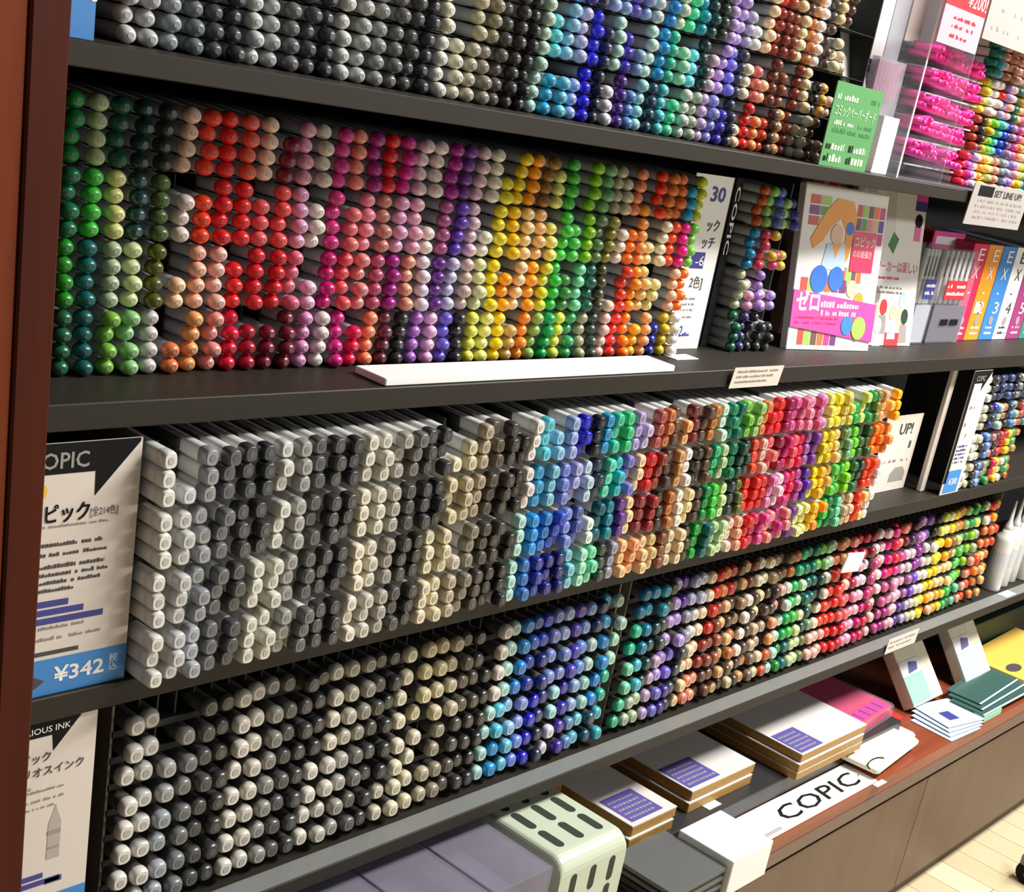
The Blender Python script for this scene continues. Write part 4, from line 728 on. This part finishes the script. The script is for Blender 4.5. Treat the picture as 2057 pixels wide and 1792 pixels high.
# white box and the dark pads beside it
tag(MB().box((1.437, -.147, -1.0066), (1.5365, -.052, -.950), M_WHITE, .0012).build('white_box'), 'plain white cardboard box at the front edge of the counter', 'box')
M_DK2 = mat('charcoal_pad', (34, 34, 36), .5); M_DK3 = mat('steel_grey_pad', (92, 94, 94), .45)
for i in range(7):
    tag(MB().box((1.318+.004*(i % 3), -.140+.002*(i % 2), -1.0066+.0066*i), (1.4345, -.030, -1.0066+.0066*i+.0060), M_DK3 if i in (2, 4, 6) else M_DK2, .0006).build('flat_pad'), '%s thin pad, %s in the pile left of the white box' % ('grey' if i in (2, 4, 6) else 'charcoal', ('lowest', 'second from below', 'third from below', 'middle one', 'third from top', 'second from top', 'top')[i]), 'pad', 'thin pads piled beside the white box')
lt = bpy.data.objects['flat_pad']
words('pad_lettering', 'COPIC', .0, .0, .0045, M_INKL, lt, width=.03, Mx=Matrix.Translation((1.324, -.1406, -1.0055)) @ Matrix.Rotation(math.radians(90), 4, 'X'))
# white bags
for i, (x0, y0, r, lab) in enumerate(((1.948, -.098, .10, 'cream fabric bag with cord handles lying on the counter edge, front one'), (2.020, -.060, .04, 'cream bag partly under the front bag near the riser end'))):
    t = thing('cream_bag', lab, 'bag', (x0, y0, -1.0066+(.012 if i == 0 else 0)), (0, 0, r))
    MB().box((0, 0, 0), (.185-.03*i, .085-.02*i, .011), mat('cream_fabric', (238, 234, 220), .8, bump=.3) if i == 0 else MATS['cream_fabric'], .004).build('fabric', t)
    a = MB(); pts = [(.018+.030*math.cos(q), .012+.012*math.sin(q), .0125) for q in [math.pi*k/8 for k in range(9)]]
    for p, q in zip(pts, pts[1:]): a.tube(p, q, .0011, .0011, M_BLACK, 6)
    a.build('cord_handle', t)
tag(MB().box((1.935, -.1095, -1.0066), (1.968, -.0995, -1.0060), M_WHITE).build('price_tag'), 'small white tag on the counter edge beside the cream bag', 'tag')
tag(MB().box((2.160, .0, -1.0066), (2.225, .028, -1.000), M_RED, .001).build('red_packet'), 'small dark red packet behind the cream bags', 'packet')
# pale blue and teal sheets
M_PB = mat('pale_blue_card', (196, 214, 230), .35); M_TL = mat('dark_teal_film', (70, 104, 98), .2, alpha=.8); M_MT = mat('mint_card', (140, 200, 170), .4)
for i in range(4):
    tag(MB().box((0, 0, 0), (.115, .090, .0012), M_PB).box((.030, .020, .0012), (.060, .050, .0014), M_NAVY if i == 3 else M_PB).build('pale_blue_card', loc=(2.232+.010*i, -.100+.008*i, -1.0066+.0030*i), rot=(0, 0, -.05-.05*i)), 'pale blue printed card, %s in the fanned pile on the counter' % ('lowest', 'second', 'third', 'topmost')[i], 'card', 'fanned pale blue cards')
for i in range(3):
    tag(MB().box((0, 0, 0), (.26, .075, .0015), M_TL).box((.0, .0, .0015), (.26, .004, .0018), M_PB).build('teal_folder', loc=(2.375+.015*i, -.096+.012*i, -.9930+.003*i), rot=(0, 0, .03*i)), 'dark teal clear folder, %s in the pile right of the pale blue cards' % ('lowest', 'middle', 'topmost')[i], 'folder', 'teal clear folders')
tag(MB().box((2.375, -.098, -1.0066), (2.455, -.074, -.9935), M_MT, .001).build('mint_pack'), 'small mint green pack under the teal folders', 'pack')
tag(MB().box((2.50, -.06, -1.0066), (2.66, .04, -.9935), M_TL, .001).build('teal_pack'), 'flat dark teal pack supporting the folders', 'pack')
# leaning packs
def leaning(x0, x1, y0, y1, zt, lab, m1, m2, m3):
    L_ = math.hypot(y1-y0, zt+1.0066); a = math.atan2(y1-y0, zt+1.0066)
    t = thing('card_pack', lab, 'pack', (x0, y0, -1.0066+.022*math.sin(a)+.002), (-a, 0, 0)); wd = x1-x0
    MB().box((0, 0, 0), (wd, .024, L_), M_PAPER, .001).build('card_block', t)
    MB().box((0, -.001, L_*.02), (wd*.62, 0, L_*.42), m1).build('mint_panel', t)
    MB().box((0, -.001, L_*.42), (wd*.62, 0, L_*.62), m2).build('white_panel', t)
    MB().prism([(wd*.2, L_*.44), (wd*.5, L_*.46), (wd*.55, L_*.56), (wd*.3, L_*.60)], -.0016, -.001, m3).build('violet_emblem', t)
    MB().box((-.001, -.002, -.001), (wd*.64, .026, L_+.002), M_CLEAR, .002).build('clear_wrap', t)
leaning(2.262, 2.385, .0, .092, -.900, 'leaning wrapped card pack with mint and white label, nearer of two on the counter', M_MT, M_WHITE, M_NAVY)
leaning(2.480, 2.600, -.006, .090, -.885, 'leaning wrapped card pack with pale aqua label, farther of two on the counter', mat('aqua_card', (176, 216, 208), .4), M_WHITE, mat('violet_print', (96, 70, 140), .4))
t = thing('yellow_pad', 'yellow drawing pad with dark oval emblem right of the leaning packs', 'pad', (2.615, -.085, -.985), (.0, 0, .05))
MB().box((0, 0, -.0214), (.30, .150, 0), M_PAPER, .001).build('page_block', t)
MB().box((0, 0, 0), (.30, .150, .003), mat('mustard_cover', (226, 186, 84), .5), .001).build('cover', t)
a = MB(); a.loft([[(.045+k*.030*math.cos(2*math.pi*i/20), .055+k*.014*math.sin(2*math.pi*i/20), z) for i in range(20)] for k, z in ((1, .003), (1, .0036))], M_INK); a.build('oval_emblem', t)
tag(MB().box((2.64, .08, -1.0066), (3.1, .24, -.93), M_DGREEN, .002).build('dark_green_pack'), 'dark green pack in the shadow behind the yellow pad', 'pack')

# clear acrylic boxes
for i in range(4):
    x0 = .712+.0985*i
    t = thing('acrylic_box', 'clear acrylic box under the bottom shelf, %s of four' % ('leftmost', 'second', 'third', 'rightmost')[i], 'box', (x0, -.098, -1.0066), group='clear acrylic boxes in a row')
    wd = .094
    for a_, b_ in (((0, 0, 0), (.002, .25, .146)), ((wd-.002, 0, 0), (wd, .25, .146)), ((0, .25, 0), (wd, .252, .146)), ((0, 0, 0), (wd, .002, .146)), ((0, 0, .144), (wd, .25, .146)), ((.002, .002, 0), (wd-.002, .25, .002))):
        MB().box(a_, b_, M_CLEARP).build('pane', t)
    MB().box((.012, .03, .004), (wd-.012, .24, .10), mat('frosted_grey_insert', (120, 112, 130), .4, alpha=.6) if i == 0 else MATS['frosted_grey_insert']).build('insert', t)
# sage green slotted block
t = thing('slotted_block', 'sage green rounded plastic block with rows of dark slots under the shelf', 'organiser', (1.118, -.100, -1.0066))
rings = []
def rr_(y, z0, z1, r=.018, w=.124):
    pts = []
    for cx, cz, a0 in ((w-r, z1-r, 0), (r, z1-r, 90), (.002, z0+.002, 180), (w-.002, z0+.002, 270)):
        R0 = r if cz > .05 else .002
        for k in range(5): q = math.radians(a0+22.5*k); pts.append((cx+R0*math.cos(q), y, cz+R0*math.sin(q)))
    return pts
H = .146
def prof(y): return H if y > .022 else H-.022+math.sqrt(max(0, .022**2-(.022-y)**2))
ys = [0, .001, .003, .007, .012, .017, .022, .24]
MB().loft([rr_(y, 0, prof(y), r=.008) for y in ys], M_SAGE).build('moulded_body', t, smooth=False)
a = 0
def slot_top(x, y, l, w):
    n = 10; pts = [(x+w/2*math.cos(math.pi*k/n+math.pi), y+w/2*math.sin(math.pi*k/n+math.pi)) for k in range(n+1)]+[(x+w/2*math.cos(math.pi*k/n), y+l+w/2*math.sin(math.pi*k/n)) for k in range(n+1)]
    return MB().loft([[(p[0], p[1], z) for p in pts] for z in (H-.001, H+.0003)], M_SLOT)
for i in range(3):
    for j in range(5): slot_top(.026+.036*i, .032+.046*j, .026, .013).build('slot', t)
    for j in range(3):
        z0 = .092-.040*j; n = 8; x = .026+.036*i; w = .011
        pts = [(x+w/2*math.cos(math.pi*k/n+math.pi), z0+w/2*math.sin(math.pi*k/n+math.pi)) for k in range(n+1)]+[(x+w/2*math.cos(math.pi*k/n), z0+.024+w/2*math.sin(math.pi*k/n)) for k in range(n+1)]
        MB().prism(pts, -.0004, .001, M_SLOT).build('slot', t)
# caster at the lower right
t = thing('trolley_caster', 'black and grey trolley caster on the pale floor at the lower right', 'caster', (2.535, -.232, -1.354))
MB().tube((-.012, 0, .026), (.012, 0, .026), .026, .026, M_BLACK, 20).build('wheel', t)
MB().box((-.016, -.022, .040), (.016, .022, .062), M_STRIP, .003).box((-.016, -.006, .02), (-.013, .006, .045), M_STRIP).box((.013, -.006, .02), (.016, .006, .045), M_STRIP).build('fork', t)
MB().tube((0, 0, .062), (0, 0, .16), .009, .009, M_STRIP, 12).build('stem', t)

# ---------------------------------------------------------------- floor at height zero
for o in list(sc.objects):
    if o.parent is None: o.location.z += LIFT
